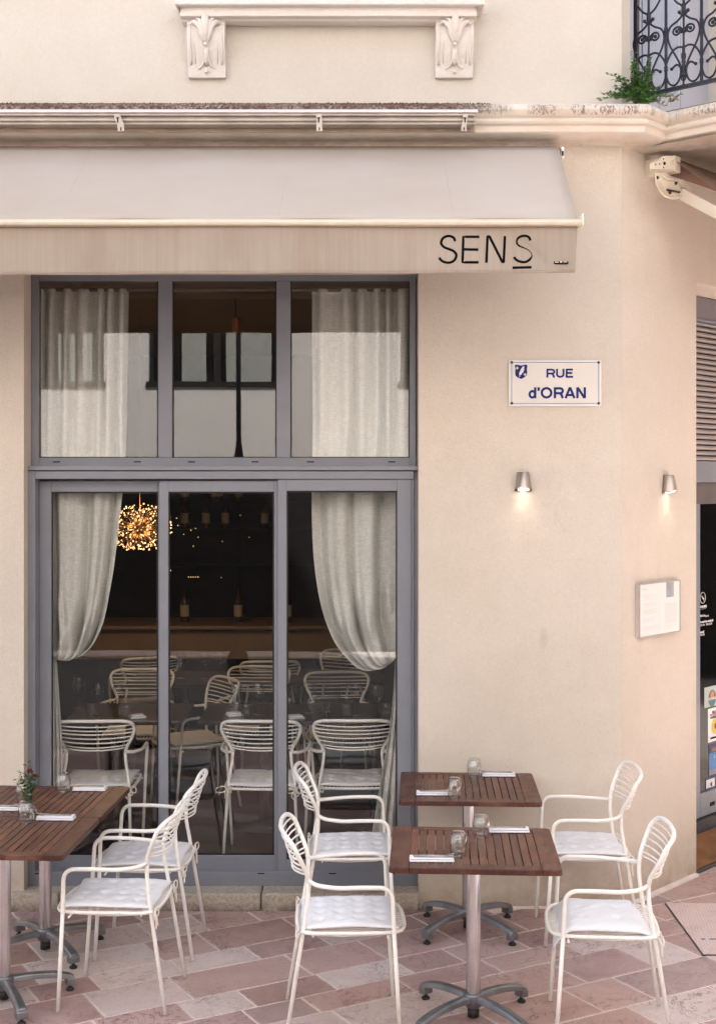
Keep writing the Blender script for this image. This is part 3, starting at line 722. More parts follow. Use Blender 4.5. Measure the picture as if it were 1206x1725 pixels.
btr = thing('bottle', 'small liquor bottle standing on the shelves behind the bar', 'bottle', (-1.4, 13, 2.19), 0, 'bottles on the back bar shelves')
add('glass_body', bt, None, btr); add('paper_label', lb, None, btr)
r4 = random.Random(5)
for z in (1.93, 2.19):
    for i in range(12):
        if r4.random() < .3: continue
        dup(btr, (-1.7+i*.19+r4.uniform(-.04, .04), 13, z), 0, None)
cl = thing('ceiling_spotlight', 'small copper coloured spotlight hanging from the dark dining room ceiling', 'spotlight')
p = W(398, 548, 9.0)
add('spot_body', MB().lathe([(0, .05), (.024, .05), (.026, .045), (.026, -.045), (.02, -.045)], 16, p), m_simple('copper', lin((190,110,70)), .4, .3), cl)
add('spot_stem', MB().tube([p+Vector((0,0,.05)), Vector((p.x, p.y, 3.62))], .006, 6), M['room_dark'], cl)
add('spot_lens', MB().lathe([(0, -.04), (.021, -.04)], 16, p), M['spot_glow'], cl)
# chandelier of many small bulbs
cc = W(236, 889, 9.9); chd = thing('chandelier', 'round chandelier of many small warm glowing bulbs inside the restaurant', 'chandelier')
g = MB(); gw = MB(); r5 = random.Random(21)
for i in range(360):
    zz = r5.uniform(-1, 1); a = r5.uniform(0, 2*PI); q = math.sqrt(1-zz*zz); k = r5.uniform(.7, 1)**.5
    d_ = Vector((q*math.cos(a)*.245*k, q*math.sin(a)*.245*k, zz*.18*k)); g.ball(cc+d_, r5.uniform(.002, .0066), 6, 4)
    if i % 3 == 0: gw.tube([cc, cc+d_*.97], .0015, 4)
gw.ball(cc, .05, 10, 8); gw.tube([cc, Vector((cc.x, cc.y, 3.62))], .002, 6)
add('bulbs', g, M['bulb'], chd, kind='stuff'); add('wire_frame', gw, m_simple('brass', lin((150,110,60)), .35, .8), chd)
cll = bpy.data.lights.new('chandelier_light', 'POINT'); cll.energy = 8; cll.color = (1, .62, .3); cll.shadow_soft_size = .15
clo = bpy.data.objects.new('chandelier_light', cll); COL.objects.link(clo); clo.location = cc; clo.parent = chd
g = MB(); 
for px, py, Y in ((288, 961, 11.6), (420, 905, 12.6), (298, 873, 12.7), (405, 868, 12.7), (375, 912, 12.7), (373, 973, 12.5), (318, 972, 12.4), (322, 972, 12.4), (326, 972, 12.4), (330, 972, 12.4), (334, 972, 12.4), (330, 890, 12.6), (322, 893, 12.6), (334, 905, 12.6), (310, 900, 12.6), (326, 920, 12.6), (300, 885, 12.6)):
    g.ball(W(px, py, Y), .0042, 6, 4)
tag(add('back_bar_lights', g, M['candle'], kind='stuff'), 'tiny warm points of light on the back bar', 'lights')
for i, (x_, lab_) in enumerate(((-1.72, 'bottle at the left end of the group on the bar counter'), (-1.52, 'bottle on the bar counter behind the middle door panel'), (-1.05, 'bottle on the bar counter right of the middle'), (-.62, 'bottle at the right end of the bar counter'))):
    o = dup(btr, (x_, 11.75, 1.152), 0, lab_); o['group'] = 'bottles on the bar counter'

# ------------------------------------------------------------------ curtains
def curtain(name, rows, side, folds, label):
    """rows: (xa,ya,xb,yb,amp,sag,bulge) photo pixels at YC for jamb side a and free edge b"""
    YC = 7.79; nu = 110; k = 10
    keys = [Vector(r_[:4]) if False else r_ for r_ in rows]
    dense = []
    for i in range(len(keys)-1):
        a0 = keys[max(0, i-1)]; a1 = keys[i]; a2 = keys[i+1]; a3 = keys[min(len(keys)-1, i+2)]
        for j in range(k):
            t = j/k; row = []
            for q in range(7):
                p0, p1, p2, p3 = a0[q], a1[q], a2[q], a3[q]
                row.append(.5*((2*p1)+(p2-p0)*t+(2*p0-5*p1+4*p2-p3)*t*t+(3*p1-p0-3*p2+p3)*t**3))
            dense.append(row)
    dense.append(keys[-1]); vs = []; m = len(dense)
    for j, (xa, ya, xb, yb, amp, sag, bul) in enumerate(dense):
        tz = j/(m-1)
        for i in range(nu+1):
            u = i/nu; px = xa+(xb-xa)*u; py = ya+(yb-ya)*u+sag*math.sin(PI*u)**1.2
            ph = u*folds*2*PI+.9*math.sin(u*7+side)+.5*math.sin(tz*5+u*3)
            up_w = max(0, min(1, (820-py)/120)); ph4 = u*folds*4.1*PI+1.7*math.sin(u*7+side*2)+.5*math.sin(u*17+side)
            f1 = math.sin(ph)+.35*math.sin(2*ph+.8)+.18*math.sin(ph*3.1+tz*3); f2 = 1.1*math.copysign(abs(math.sin(ph4))**.7, math.sin(ph4))+.3*math.sin(ph)
            fold = f1*(1-up_w)+f2*up_w
            lowk = max(0, 1-abs(py-1060)/90); fold += lowk*(.5*math.sin(u*19+py*.035)+.35*math.sin(u*31-py*.05+1))
            y = YC-amp*(1.35+.5*lowk)*fold-bul*math.sin(PI*min(1, u*.9+.1))
            p = W(px+ (amp*90*math.cos(ph)*.25), py, YC); p.y = y
            vs.append(p)
    g = MB(); g.add(vs, [(j*(nu+1)+i, j*(nu+1)+i+1, (j+1)*(nu+1)+i+1, (j+1)*(nu+1)+i) for j in range(m-1) for i in range(nu)], True)
    kt = [q for q in rows if q[4] == .004][0]; kp = W((kt[0]+kt[2])/2, (kt[1]+kt[3])/2, YC)
    o = add(name, g, M['curtain']); ty = MB(); ty.tube([kp+Vector((math.cos(t)*.026, math.sin(t)*.03, .004*math.sin(t*2))) for t in [2*PI*i/18 for i in range(18)]], .007, 8, closed=True)
    add('tieback', ty, M['curtain'], o); sdf = o.modifiers.new('thickness', 'SOLIDIFY'); sdf.thickness = .002
    return tag(o, label, 'curtain')
curtain('curtain', [(66,487,216,487,.012,0,0), (66,500,216,500,.022,0,0), (65,560,215,560,.026,0,0), (64,700,213,700,.026,0,.005), (63,800,211,800,.026,0,.012), (66,880,203,880,.028,0,.02),
    (70,950,195,950,.028,2,.03), (74,1010,184,1015,.03,4,.045), (78,1050,172,1058,.028,9,.055), (80,1076,158,1086,.024,13,.055), (83,1090,138,1104,.017,12,.045), (86,1098,114,1110,.008,6,.025), (87,1103,97,1106,.004,0,.008),
    (86,1122,97,1122,.006,0,.005), (82,1180,101,1180,.010,0,.004), (78,1260,106,1260,.014,0,.004), (75,1350,108,1350,.016,0,.004), (73,1440,109,1440,.018,0,.004)], 0, 3.2, 'cream linen curtain tied back at the left side of the shop window')
curtain('curtain', [(694,487,525,487,.012,0,0), (694,500,525,500,.022,0,0), (694,560,525,560,.026,0,0), (693,700,526,700,.026,0,.005), (692,800,525,800,.026,0,.012), (690,880,525,880,.024,0,.025),
    (688,940,529,950,.022,1,.04), (686,1000,540,1020,.03,3,.055), (684,1040,557,1070,.028,8,.065), (682,1062,580,1104,.024,14,.068), (680,1076,608,1128,.017,14,.060), (678,1086,640,1126,.008,8,.035), (676,1092,667,1100,.004,0,.01),
    (678,1120,665,1120,.006,0,.006), (680,1180,661,1180,.009,0,.004), (682,1250,652,1250,.012,0,.004), (684,1330,638,1330,.016,0,.004), (686,1440,620,1440,.02,0,.004)], 2, 3.0, 'cream linen curtain tied back at the right side of the shop window')
g = MB(); g.tube([(OX0-.05, 7.80, wz(488, 7.8)), (OX1+.05, 7.80, wz(488, 7.8))], .012, 10); tag(add('curtain_rod', g, m_simple('rod', lin((110,90,80)), .4)), 'thin horizontal curtain rod behind the upper window panes', 'curtain rod')

# ------------------------------------------------------------------ awning over the window
YF = 6.4
aw = thing('awning', 'wide taupe fabric awning with SENS on its valance, extended over the shop window', 'awning')
YRl = 7.33; zr = wz(247, YRl); zf = wz(370, YF); XL = -4.2
g = MB(); nx_, ny_ = 60, 14; vs = []
for j in range(ny_+1):
    t = j/ny_
    for i in range(nx_+1):
        u = i/nx_; xr = wx(940, YRl)*(1-t)+wx(973, YF)*t; x = XL+(xr-XL)*u
        sag = -.018*math.sin(PI*t)-.007*math.sin(x*3.1+t*2)*math.sin(PI*t)+.004*math.sin(x*7+t*3)*t
        vs.append((x, YRl+(YF-YRl)*t, zr+(zf-zr)*t+sag))
g.add(vs, [(j*(nx_+1)+i, j*(nx_+1)+i+1, (j+1)*(nx_+1)+i+1, (j+1)*(nx_+1)+i) for j in range(ny_) for i in range(nx_)], True)
o = add('awning_cloth', g, M['awning_top'], aw); sdf = o.modifiers.new('t', 'SOLIDIFY'); sdf.thickness = .002
# seams in the cloth
for px in (90, 470, 766):
    x0 = wx(px, YF); g = MB(); pts = []
    for j in range(9):
        t = j/8; x = x0*(1-0)+.0; sag = -.018*math.sin(PI*t)-.007*math.sin(x*3.1+t*2)*math.sin(PI*t)+.004*math.sin(x*7+t*3)*t
        pts.append((x, YRl+(YF-YRl)*t, zr+(zf-zr)*t+sag+.0022))
    g.tube(pts, .0022, 6, flat=(1, .2, .2)); add('cloth_seam', g, M['awning_top'], aw)
zb0, zb1 = wz(369.5, YF-.02), wz(380.5, YF-.02)
xe = wx(979, YF-.02)
add('front_bar', MB().prism([(YF-.035, zb1+.003), (YF-.04, zb1+.014), (YF-.034, zb0-.003), (YF-.02, zb0), (YF+.03, zb0), (YF+.03, zb1), (YF-.02, zb1)], XL, xe), M['beige_metal'], aw, bevel=.002)
add('bar_end_cap', MB().box(xe, xe+.006, YF-.05, YF+.045, zb1-.002, wz(362, YF)), M['white_metal'], aw, bevel=.003)
def valy(x, t):       # how the hanging cloth buckles, most near its free right corner
    xr = wx(972, YF); d_ = xr-x
    y = .007*math.sin(x*3.1)+.004*math.sin(x*9+t*2)*t
    y += .018*math.exp(-((d_-.12-.20*(1-t))/.028)**2)*math.sin(PI*min(1, t*1.2))-.020*math.exp(-((d_-.02-.16*(t-.25))/.05)**2)*t+.020*math.exp(-((d_-.24+.10*t)/.03)**2)*t*.8
    return y
g = MB(); nx_, ny_ = 260, 20; vs = []; zt_, zb_ = zb1, wz(463.5, YF)
for j in range(ny_+1):
    t = j/ny_
    for i in range(nx_+1):
        u = i/nx_; x = XL+(wx(972-4*t, YF)-XL)*(1-(1-u)**1.6); zb2 = zb_+.004*math.sin(x*2.1)-.010*(1 if x > 0 else 0)*0
        zl = wz(466-6.5*max(0, min(1, (x-XL)/(1.05-XL)))+.6*math.sin(x*9), YF)
        vs.append((x, YF+.0+valy(x, t), zt_+(zl-zt_)*t))
g.add(vs, [(j*(nx_+1)+i, j*(nx_+1)+i+1, (j+1)*(nx_+1)+i+1, (j+1)*(nx_+1)+i) for j in range(ny_) for i in range(nx_)], True)
val = add('valance', g, M['valance'], aw); sdf = val.modifiers.new('t', 'SOLIDIFY'); sdf.thickness = .0015
g = MB(); pts = []
for i in range(80):
    x = XL+(wx(968, YF)-XL)*i/79; pts.append((x, YF+valy(x, .95)-.002, wz(461-6.2*max(0, min(1, (x-XL)/(1.05-XL)))+.6*math.sin(x*9), YF)))
g.tube(pts, .0018, 5); add('hem_stitching', g, M['valance'], val)
def stroke(name, pts, r=.0062, sm=True):
    P = smoothpath([(a, b, 0) for a, b in pts], 8) if sm else [Vector((a, b, 0)) for a, b in pts]
    if not sm:
        Q = []
        for a, b in zip(P[:-1], P[1:]): Q += [a+(b-a)*t/6 for t in range(6)]
        P = Q+[P[-1]]
    pts3 = []
    for q in P:
        v3 = W(q.x, q.y, YF); t = (zt_-v3.z)/(zt_-zb_); pts3.append((v3.x, YF+valy(v3.x, t)-.0022, v3.z))
    g = MB(); g.tube(pts3, r, 8, flat=(1, .12, 1)); return g
def off(pts, ox, oy, s=4.824): return [(730+a/s+ox, 380+b/s+oy) for a, b in pts]
Sp = [(176,126),(165,100),(140,86),(112,85),(82,97),(64,125),(66,152),(88,175),(125,190),(160,205),(182,228),(184,252),(170,280),(140,298),(108,300),(75,290),(55,273),(46,260)]
ltr = thing  # noqa
add('letter_s', stroke('s', off(Sp, 0, 0)), M['ink'], val)
g = stroke('e', off([(372,90),(242,90),(236,297),(366,297)], 0, 0), sm=False); g2 = stroke('e', off([(240,192),(364,194)], 0, 0), sm=False); g.add(g2.v, g2.f, True); add('letter_e', g, M['ink'], val)
add('letter_n', stroke('n', off([(430,300),(439,86),(455,88),(560,294),(571,294),(580,84)], 0, 0), sm=False), M['ink'], val)
S2 = [(788,118),(776,94),(752,82),(724,81),(694,93),(676,118),(678,146),(700,168),(736,183),(772,200),(792,224),(795,248),(780,276),(750,294),(716,294),(684,284),(664,268),(654,254)]
add('letter_s', stroke('s2', off(S2, 0, 0)), M['ink'], val); add('underline', stroke('u', off([(642,341),(796,338)], 0, 0), sm=False), M['ink'], val)
p = W(943.5, 443.5, YF); g = MB(); yv_ = YF+valy(p.x, .75); g.box(p.x-.034, p.x+.034, yv_-.010, yv_-.004, p.z-.0065, p.z+.006); lbl = add('cloth_label', g, M['ink'], val)
rl_ = MB(); 
for k in range(5): rl_.box(p.x-.034+k*.014, p.x-.026+k*.014, YF+valy(p.x, .75)-.0072, YF+valy(p.x, .75)-.006, p.z-.001, p.z+.004)
add('label_print', MB().box(p.x-.03, p.x-.012, yv_-.0108, yv_-.0102, p.z+.000, p.z+.0035).box(p.x-.006, p.x+.004, yv_-.0108, yv_-.0102, p.z+.000, p.z+.0055).box(p.x+.010, p.x+.028, yv_-.0108, yv_-.0102, p.z+.001, p.z+.004), M['white_print'], lbl)
g = MB(); g.tube([(XL, YRl+.01, zr-.04), (wx(943, YRl), YRl+.01, zr-.04)], .038, 20); add('roller_tube', g, M['alu'], aw)
px = wx(944, YRl)
add('roller_end', MB().box(px, px+.014, YRl-.035, YRl+.05, zr-.075, zr-.058).box(px, px+.014, YRl-.035, YRl+.05, zr-.03, zr-.008).box(px-.002, px+.006, YRl-.02, YRl+.14, zr-.075, zr-.008), M['white_metal'], aw, bevel=.003)
add('roller_end', MB().box(px+.001, px+.012, YRl-.02, YRl+.03, zr-.058, zr-.03), M['ink'], aw)
# two folding arms under the cloth
for xa in (.55, -1.9, -3.6):
    g = MB(); g.tube([(xa, YW-.02, zr-.13), (xa+.28, YW-.45, zr-.28), (xa+.02, YF+.03, zb1+.02)], .018, 8); add('folding_arm', g, M['beige_metal'], aw)

# awning cover rail fixed to the cornice, with its brackets
YG = 7.13
rl = thing('cover_rail', 'dull aluminium cover rail running above the awning on slotted brackets', 'rail')
prf = [(YW-.20, wz(191, YG)), (YG, wz(184.5, YG)), (YG-.006, wz(189.5, YG)), (YG+.004, wz(190.5, YG)), (YG+.004, wz(194, YG)), (YG+.03, wz(194.6, YG)), (YG+.03, wz(198, YG)), (YG+.018, wz(198.6, YG)), (YG+.018, wz(201.5, YG)),
       (YG+.04, wz(202, YG)), (YG+.04, wz(206, YG)), (YG+.10, wz(207, YG)), (YW-.19, wz(196, YG))]
add('rail_body', MB().prism(prf, XL, wx(799, YG)), M['rail_alu'], rl)
add('rail_lip', MB().prism([(YG-.010, wz(190, YG)), (YG-.012, wz(186, YG)), (YG-.004, wz(184.6, YG)), (YG+.06, wz(183.2, YG)), (YG+.06, wz(184.2, YG)), (YG-.002, wz(186.2, YG)), (YG-.002, wz(190, YG))], XL, wx(804, YG)), m_simple('pale_lip', lin((214,208,212)), .35, .3, 0, 0, .06), rl)
for px, sk in ((197, 5), (537, 0), (784, -3)):
    g = MB(); Yb = YG-.004; w0 = .016
    pp = [W(px-5.5, 191, Yb), W(px+5, 191, Yb), W(px+6+sk*1.3, 205+abs(sk), Yb), W(px+6+sk*1.3, 221, Yb), W(px-4+sk*1.2, 221, Yb), W(px-4+sk*.9, 210, Yb), W(px-4, 200, Yb)]
    n_ = len(pp); br=None; g.add(pp+[q+Vector((0, .012, 0)) for q in pp], [tuple(range(n_)), tuple(range(n_, 2*n_))[::-1]]+[(i, (i+1) % n_, n_+(i+1) % n_, n_+i) for i in range(n_)])
    br = add('bracket', g, M['rail_alu'], rl, bevel=.0015)
    h = MB(); q = W(px+sk*.35, 202, Yb-.001); h.box(q.x-.0035, q.x+.0035, q.y-.001, q.y+.002, q.z-.014, q.z+.010); h.box(q.x-.008, q.x+.008, q.y-.001, q.y+.002, q.z+.008, q.z+.014)
    add('bracket_slot', h, M['slot'], br); h = MB()
    q = W(px+sk*1.25+1, 217, Yb-.001); h.box(q.x-.003, q.x+.003, q.y-.001, q.y+.002, q.z-.008, q.z+.008); add('bracket_slot', h, M['slot'], br)
# rendered beam face under the rail (the darker patch of mortar)
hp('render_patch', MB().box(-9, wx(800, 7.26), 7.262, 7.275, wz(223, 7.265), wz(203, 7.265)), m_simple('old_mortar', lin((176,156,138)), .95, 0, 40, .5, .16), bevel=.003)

# ------------------------------------------------------------------ second awning on the chamfer
a2 = thing('awning', 'second awning above the corner entrance, seen from its folding arm end', 'awning')
o1 = .12; s1 = chs(1118, o1); pz = 4.19
def c3(s, o, z): q = ch(s, o); return Vector((q.x, q.y, z))
g = MB(); g.tube([c3(s1, o1, pz-.01), c3(s1+2.4, o1, pz-.01)], .047, 18); add('roller_tube', g, M['awning_brown'], a2)
g = MB(); g.tube([c3(s1-.004, o1, pz-.01), c3(s1+.02, o1, pz-.01)], .05, 18); add('roller_cap', g, M['alu'], a2)
cl_ = MB(); cl_.quad(c3(s1+.01, o1+.01, pz+.04), c3(s1+2.4, o1+.01, pz+.04), c3(s1+2.4, 1.15, pz-.74), c3(s1+.01, 1.15, pz-.74)); o = add('awning_cloth', cl_, M['awning_brown'], a2); sdf = o.modifiers.new('t', 'SOLIDIFY'); sdf.thickness = .002
cvx = MB()
# wall bracket plate: rounded outline in the plane facing the street
def plate(pts_px, off_, dep, g):
    a = [chw(x, y, off_) for x, y in pts_px]; dv = Vector((NN.x, NN.y, 0))*dep; n_ = len(a)
    g.add(a+[q+dv for q in a], [tuple(range(n_)), tuple(range(n_, 2*n_))[::-1]]+[(i, (i+1) % n_, n_+(i+1) % n_, n_+i) for i in range(n_)]); return g
def crop(pts): return [(980+a/4.54, b/4.54) for a, b in pts]
add('bracket', plate(crop([(515,1250),(580,1225),(600,1200),(640,1197),(668,1200),(670,1222),(640,1235),(640,1262),(668,1275),(668,1298),(640,1305),(600,1300),(515,1300)]), .19, .03, MB()), M['beige_metal'], a2, bevel=.003)
add('bracket', MB().box(chs(1096, .03)-.02, chs(1096, .03)+.05, -.19, 0, 4.13, 4.22, CH), M['beige_metal'], a2, bevel=.004)
h = MB()
for a, b in ((562,1258),(592,1254),(622,1215),(622,1282)): h.ball(chw(980+a/4.54, b/4.54, .222), .004, 8, 6)
h.ball(chw(980+628/4.54, 1250/4.54, .222), .009, 8, 6); add('bracket_holes', h, M['slot'], a2)
rim = [(560,1325),(600,1330),(640,1365),(690,1375),(735,1378),(755,1420),(800,1435),(790,1480),(740,1512),(690,1520),(630,1500),(590,1455),(565,1400)]
add('arm_housing', plate(crop(rim), .17, .035, MB()), M['beige_metal'], a2, bevel=.004)
g = MB(); g.tube([q for q in [chw(980+a/4.54, b/4.54, .212) for a, b in rim]], .005, 6, closed=True); add('housing_rim', g, M['beige_metal'], a2)
h = MB(); h.ball(chw(980+575/4.54, 1358/4.54, .212), .009, 10, 8); h.ball(chw(980+718/4.54, 1402/4.54, .212), .009, 10, 8)
h.tube([chw(980+650/4.54, 1452/4.54, .214), chw(980+745/4.54, 1470/4.54, .214)], .006, 6); h.ball(chw(980+672/4.54, 1475/4.54, .214), .009, 8, 6); add('housing_bolts', h, m_simple('bolt', lin((60,56,54)), .5, .6), a2)
q0 = chw(1147, 327, .20); dirn = Vector((NN.x, NN.y, -.62)).normalized()
side = Vector((D.x, D.y, 0)); up_ = dirn.cross(side).normalized()
g = MB(); bb = []
for t in (0, 1.1):
    for a, b in ((-.022, -.032), (.022, -.032), (.022, .032), (-.022, .032)): bb.append(q0+dirn*t+side*a+up_*b)
g.add(bb, [(0,1,2,3), (4,7,6,5), (0,4,5,1), (1,5,6,2), (2,6,7,3), (3,7,4,0)]); add('folding_arm', g, M['beige_metal'], a2, bevel=.006)

# ------------------------------------------------------------------ entrance behind the chamfer
ent = thing('entrance_door', 'black glass entrance door with stickers and opening hours, in grey frame', 'door')
OD = -.30
def eb(s0, s1, z0, z1, o, dep): return MB().box(s0, s1, -o, -o+dep, z0, z1, CH)
sE = chs(1172, OD); sg = chs(1179, OD)
add('frame', eb(EB, EB+.08, .12, 2.38, OD, .07), M['frame'], ent, bevel=.003)
add('stile', eb(sE-.12, sg-.002, .18, 2.235, OD, .06), M['frame'], ent, bevel=.003)
add('head_rail', eb(EB+.08, EE, 2.235, 2.378, OD-.01, .06), m_simple('header', lin((98,92,90)), .5), ent, bevel=.003)
add('bottom_rail', eb(sg-.002, EE, .18, .337, OD, .05), M['frame'], ent, bevel=.003)
add('sidelight_panel', eb(EB+.08, sE-.12, .18, 2.235, OD-.02, .02), m_simple('dark_glass', lin((14,14,15)), .08), ent)
gd = add('glass_panel', eb(sg-.002, EE, .337, 2.235, OD-.012, .01), m_simple('black_glass', (.003,.0035,.0035), .06, 0, 0, 0, .1, .12), ent)
kh = chw(1198, 1355, OD); add('key_slot', eb(chs(1195, OD), chs(1203, OD), kh.z-.01, kh.z+.016, OD+.003, .006), M['slot'], ent, bevel=.003)
def stick(px0, px1, py0, py1, m, o, par=gd, name='sticker', br=.004):
    s0, s1 = chs(px0, OD), chs(px1, OD); z1_, z0_ = chw(px0, py0, OD).z, chw(px0, py1, OD).z
    return add(name, eb(s0, s1, z0_, z1_, OD-.012+o, .0016), m, par, bevel=0)
def disc(px, py, rs, rz, m, o, par, name='disc'):
    c = chw(px, py, OD-.012+o); g = MB(); n_ = 28
    vs = [c+Vector((D.x*math.cos(2*PI*i/n_)*rs, D.y*math.cos(2*PI*i/n_)*rs, math.sin(2*PI*i/n_)*rz)) for i in range(n_)]
    vs2 = [v-Vector((NN.x, NN.y, 0))*.001 for v in vs]
    g.add(vs+vs2, [tuple(range(n_)), tuple(range(n_, 2*n_))[::-1]]+[(i, (i+1) % n_, n_+(i+1) % n_, n_+i) for i in range(n_)]); return add(name, g, m, par)
def etext(name, body, px, py, size, m, o, par, off_=0, sx=1): 
    p_ = chw(px, py, OD-.012+o); return text(name, body, size, p_, (R(90), 0, CANG), m, par, .0004, off_, sx=sx)
s_ = stick(1188, 1213, 1159, 1193.5, m_simple('sticker_pale', lin((176,186,180)), .5), .002)
disc(1199, 1176, .052, .056, M['teal'], .0034, s_); disc(1199, 1171, .026, .026, M['orange'], .0046, s_)
etext('print', 'FOODING', 1191.6, 1180.5, .024, M['white_print'], .0056, s_, .0006)
s_ = stick(1194, 1222, 1195, 1252, M['white_print'], .002)
etext('print', 'RECOM', 1199, 1202, .022, M['ink'], .0035, s_, .0004); etext('print', 'EN MÉDIT', 1195.5, 1207, .022, M['magenta'], .0035, s_, .0004); etext('print', 'GASTRONO', 1195.5, 1211.5, .02, M['ink'], .0035, s_, .0004)
disc(1204, 1223, .052, .052, M['yellow'], .0034, s_); disc(1205, 1223, .018, .02, m_simple('brown_print', lin((140,60,40)), .6), .0046, s_); stick(1198, 1208, 1243, 1246, M['ink'], .0035, s_, 'print')
s_ = stick(1196, 1222, 1256, 1307, M['skyblue'], .002); stick(1196, 1222, 1256, 1270, M['navy'], .0035, s_, 'print')
etext('print', 'GUI', 1198, 1266, .034, m_simple('gold_print', lin((180,140,80)), .5), .0056, s_, .001); etext('print', 'LE', 1201, 1277, .026, M['white_print'], .0056, s_)
stick(1196, 1222, 1298, 1307, m_simple('grey_band', lin((120,124,140)), .5), .0035, s_, 'print')
s_ = stick(1190, 1206, 1311, 1347, M['navy'], .002); stick(1191, 1205, 1315, 1329, M['white_print'], .0035, s_, 'print'); disc(1197.5, 1321, .012, .015, M['navy'], .0048, s_); stick(1192, 1205, 1338, 1342, M['white_print'], .0035, s_, 'print')
etext('print', 'GUIDE', 1191.5, 1335, .016, M['skyblue'], .0048, s_)
# opening hours in white letters
c_ = chw(1183, 1007, OD-.010); g = MB(); g.tube([c_+Vector((D.x*math.cos(a)*.036, D.y*math.cos(a)*.036, math.sin(a)*.036)) for a in [2*PI*i/32 for i in range(32)]], .0017, 6, closed=True)
g.tube([c_+Vector((D.x*a, D.y*a, b)) for a, b in ((-.018,.014),(-.006,.006),(-.002,-.002),(.008,-.004),(.012,-.018))], [.002,.005,.004,.006,.002], 6); hm = add('emblem', g, M['white_print'], gd)
for body, px, py, sz, of in (('HORAIRES', 1177.6, 1024.5, .021, .0007), ('Dim-Lun', 1177.6, 1039.5, .021, .0006), ('fermé', 1187, 1039.5, .021, 0), ('Du mardi au vendredi', 1177.6, 1050, .021, .0006), ('12h-14h   19h-22h30', 1177.8, 1055.3, .020, 0), ('Samedi', 1177.6, 1067, .021, .0006), ('19h-22h', 1177.8, 1071.5, .020, 0)):
    etext('lettering', body, px, py, sz, M['white_print'], .0012, gd, of)
stick(1177.8, 1191, 1026.8, 1027.3, M['print_mid'], .0012, gd, 'rule_line')
# roller shutter over the door
sh = thing('roller_shutter', 'grey slatted ventilation shutter above the corner entrance door', 'shutter')
add('shutter_box', eb(EB, EE, 3.436, 3.585, OD+.03, .25), m_simple('shutter_box_grey', lin((120,116,122)), .5), sh, bevel=.003)
add('box_lip', eb(EB, EE, 3.425, 3.441, OD+.04, .03), M['frame'], sh, bevel=.002)
sm_ = MB().prism([(0, 0), (-.018, .004), (-.020, .012), (-.006, .026), (.008, .028), (.008, 0)], EB, EE).mesh('slat'); sm_.materials.append(m_simple('shutter_slat_metal', lin((176,168,166)), .5, .2))
for i in range(26):
    o = add('slat', sm_, None, sh); o.matrix_basis = CH @ Matrix.Translation((0, -OD, 2.519+.0353*i+.002))
add('back_panel', eb(EB, EE, 2.5, 3.44, OD-.02, .02), m_simple('shutter_gap', lin((66,58,54)), .7), sh)
add('bottom_bar', eb(EB, EE, 2.378, 2.517, OD+.02, .04), M['frame'], sh, bevel=.004)

# ------------------------------------------------------------------ balcony railing and French door above the corner
fd = thing('balcony_door', 'balcony door, its pale lilac grey a painted sky reflection, behind the iron railing', 'door')
add('frame', MB().box(BB, BB+.10, .16, .24, BZ0, BZ1, CH), M['beige_metal'], fd, bevel=.003)
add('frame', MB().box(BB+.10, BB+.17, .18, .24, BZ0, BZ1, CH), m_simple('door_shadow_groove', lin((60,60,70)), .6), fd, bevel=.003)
for i, (a, b) in enumerate(((.17, .42), (.425, .68), (.685, .94), (.945, 1.31))): add('door_panel', MB().box(BB+a, BB+b, .20, .24, BZ0, BZ1, CH), M['sky_panel'], fd, bevel=.006)
add('door_glass', MB().box(BB+.47, BB+.90, .192, .199, BZ0+.33, BZ1-.1, CH), m_simple('sky_glass', lin((150,160,180)), .05), fd)  # reflected sky painted into the glass colour
rail = thing('balcony_railing', 'dark blue wrought iron balcony railing with scrolls above the corner', 'railing')
RT = T0+.054
def rp(r, h, d_=0): q = A+D*(RT+d_)+NN*r; return Vector((q.x, q.y, h))
ZR = 4.575
g = MB(); 
def rbox(r0, r1, h0, h1, t=.014): return MB().add([rp(r, h, d_) for h in (h0, h1) for d_ in (-t, t) for r in (r0, r1)], [(0,2,3,1),(4,5,7,6),(0,1,5,4),(2,6,7,3),(0,4,6,2),(1,3,7,5)])
add('bottom_rail', rbox(.0, 1.0, ZR-.012, ZR+.006, .017), M['iron'], rail, bevel=.002)
add('top_rail', rbox(.0, 1.0, ZR+.86, ZR+.89, .022), M['iron'], rail, bevel=.004)
add('end_post', rbox(-.03, -.006, 4.42, ZR+.9, .014), M['iron'], rail, bevel=.002)
add('corner_post', rbox(.058, .078, 4.44, ZR+.86, .010), M['iron'], rail, bevel=.002) if False else None
post = MB(); post.lathe([(.009, 0), (.009, .10), (.013, .105), (.009, .115), (.013, .12), (.009, .13), (.009, .32), (.012, .325), (.012, .345), (.009, .35), (.009, .85)], 10); pme = post.mesh('bar'); pme.materials.append(M['iron'])
bal = MB(); bal.lathe([(.006, 0), (.013, .004), (.006, .01), (.006, .045), (.012, .05), (.012, .06), (.007, .065), (.012, .085), (.010, .10), (.013, .108), (.009, .12), (.013, .132), (.010, .145), (.014, .155), (.014, .175), (.009, .185), (.009, .21), (.006, .23), (.006, .29), (.012, .30), (.012, .312), (.006, .32), (.007, .40), (.013, .41), (.013, .45), (.008, .46), (.006, .6), (.006, .85)], 10); bme = bal.mesh('baluster'); bme.materials.append(M['iron'])
for k in range(5):
    o = add('bar', pme, None, rail); q = rp(.17+.218*k, ZR+.004); o.location = q
    if k < 4: pass
    o = add('baluster', bme, None, rail); o.location = rp(.061+.218*k, ZR+.004)
def mp_(dx, y, s=1): return Vector((s*dx*.00080, 0, (640-y)*.000725))
hf = MB()
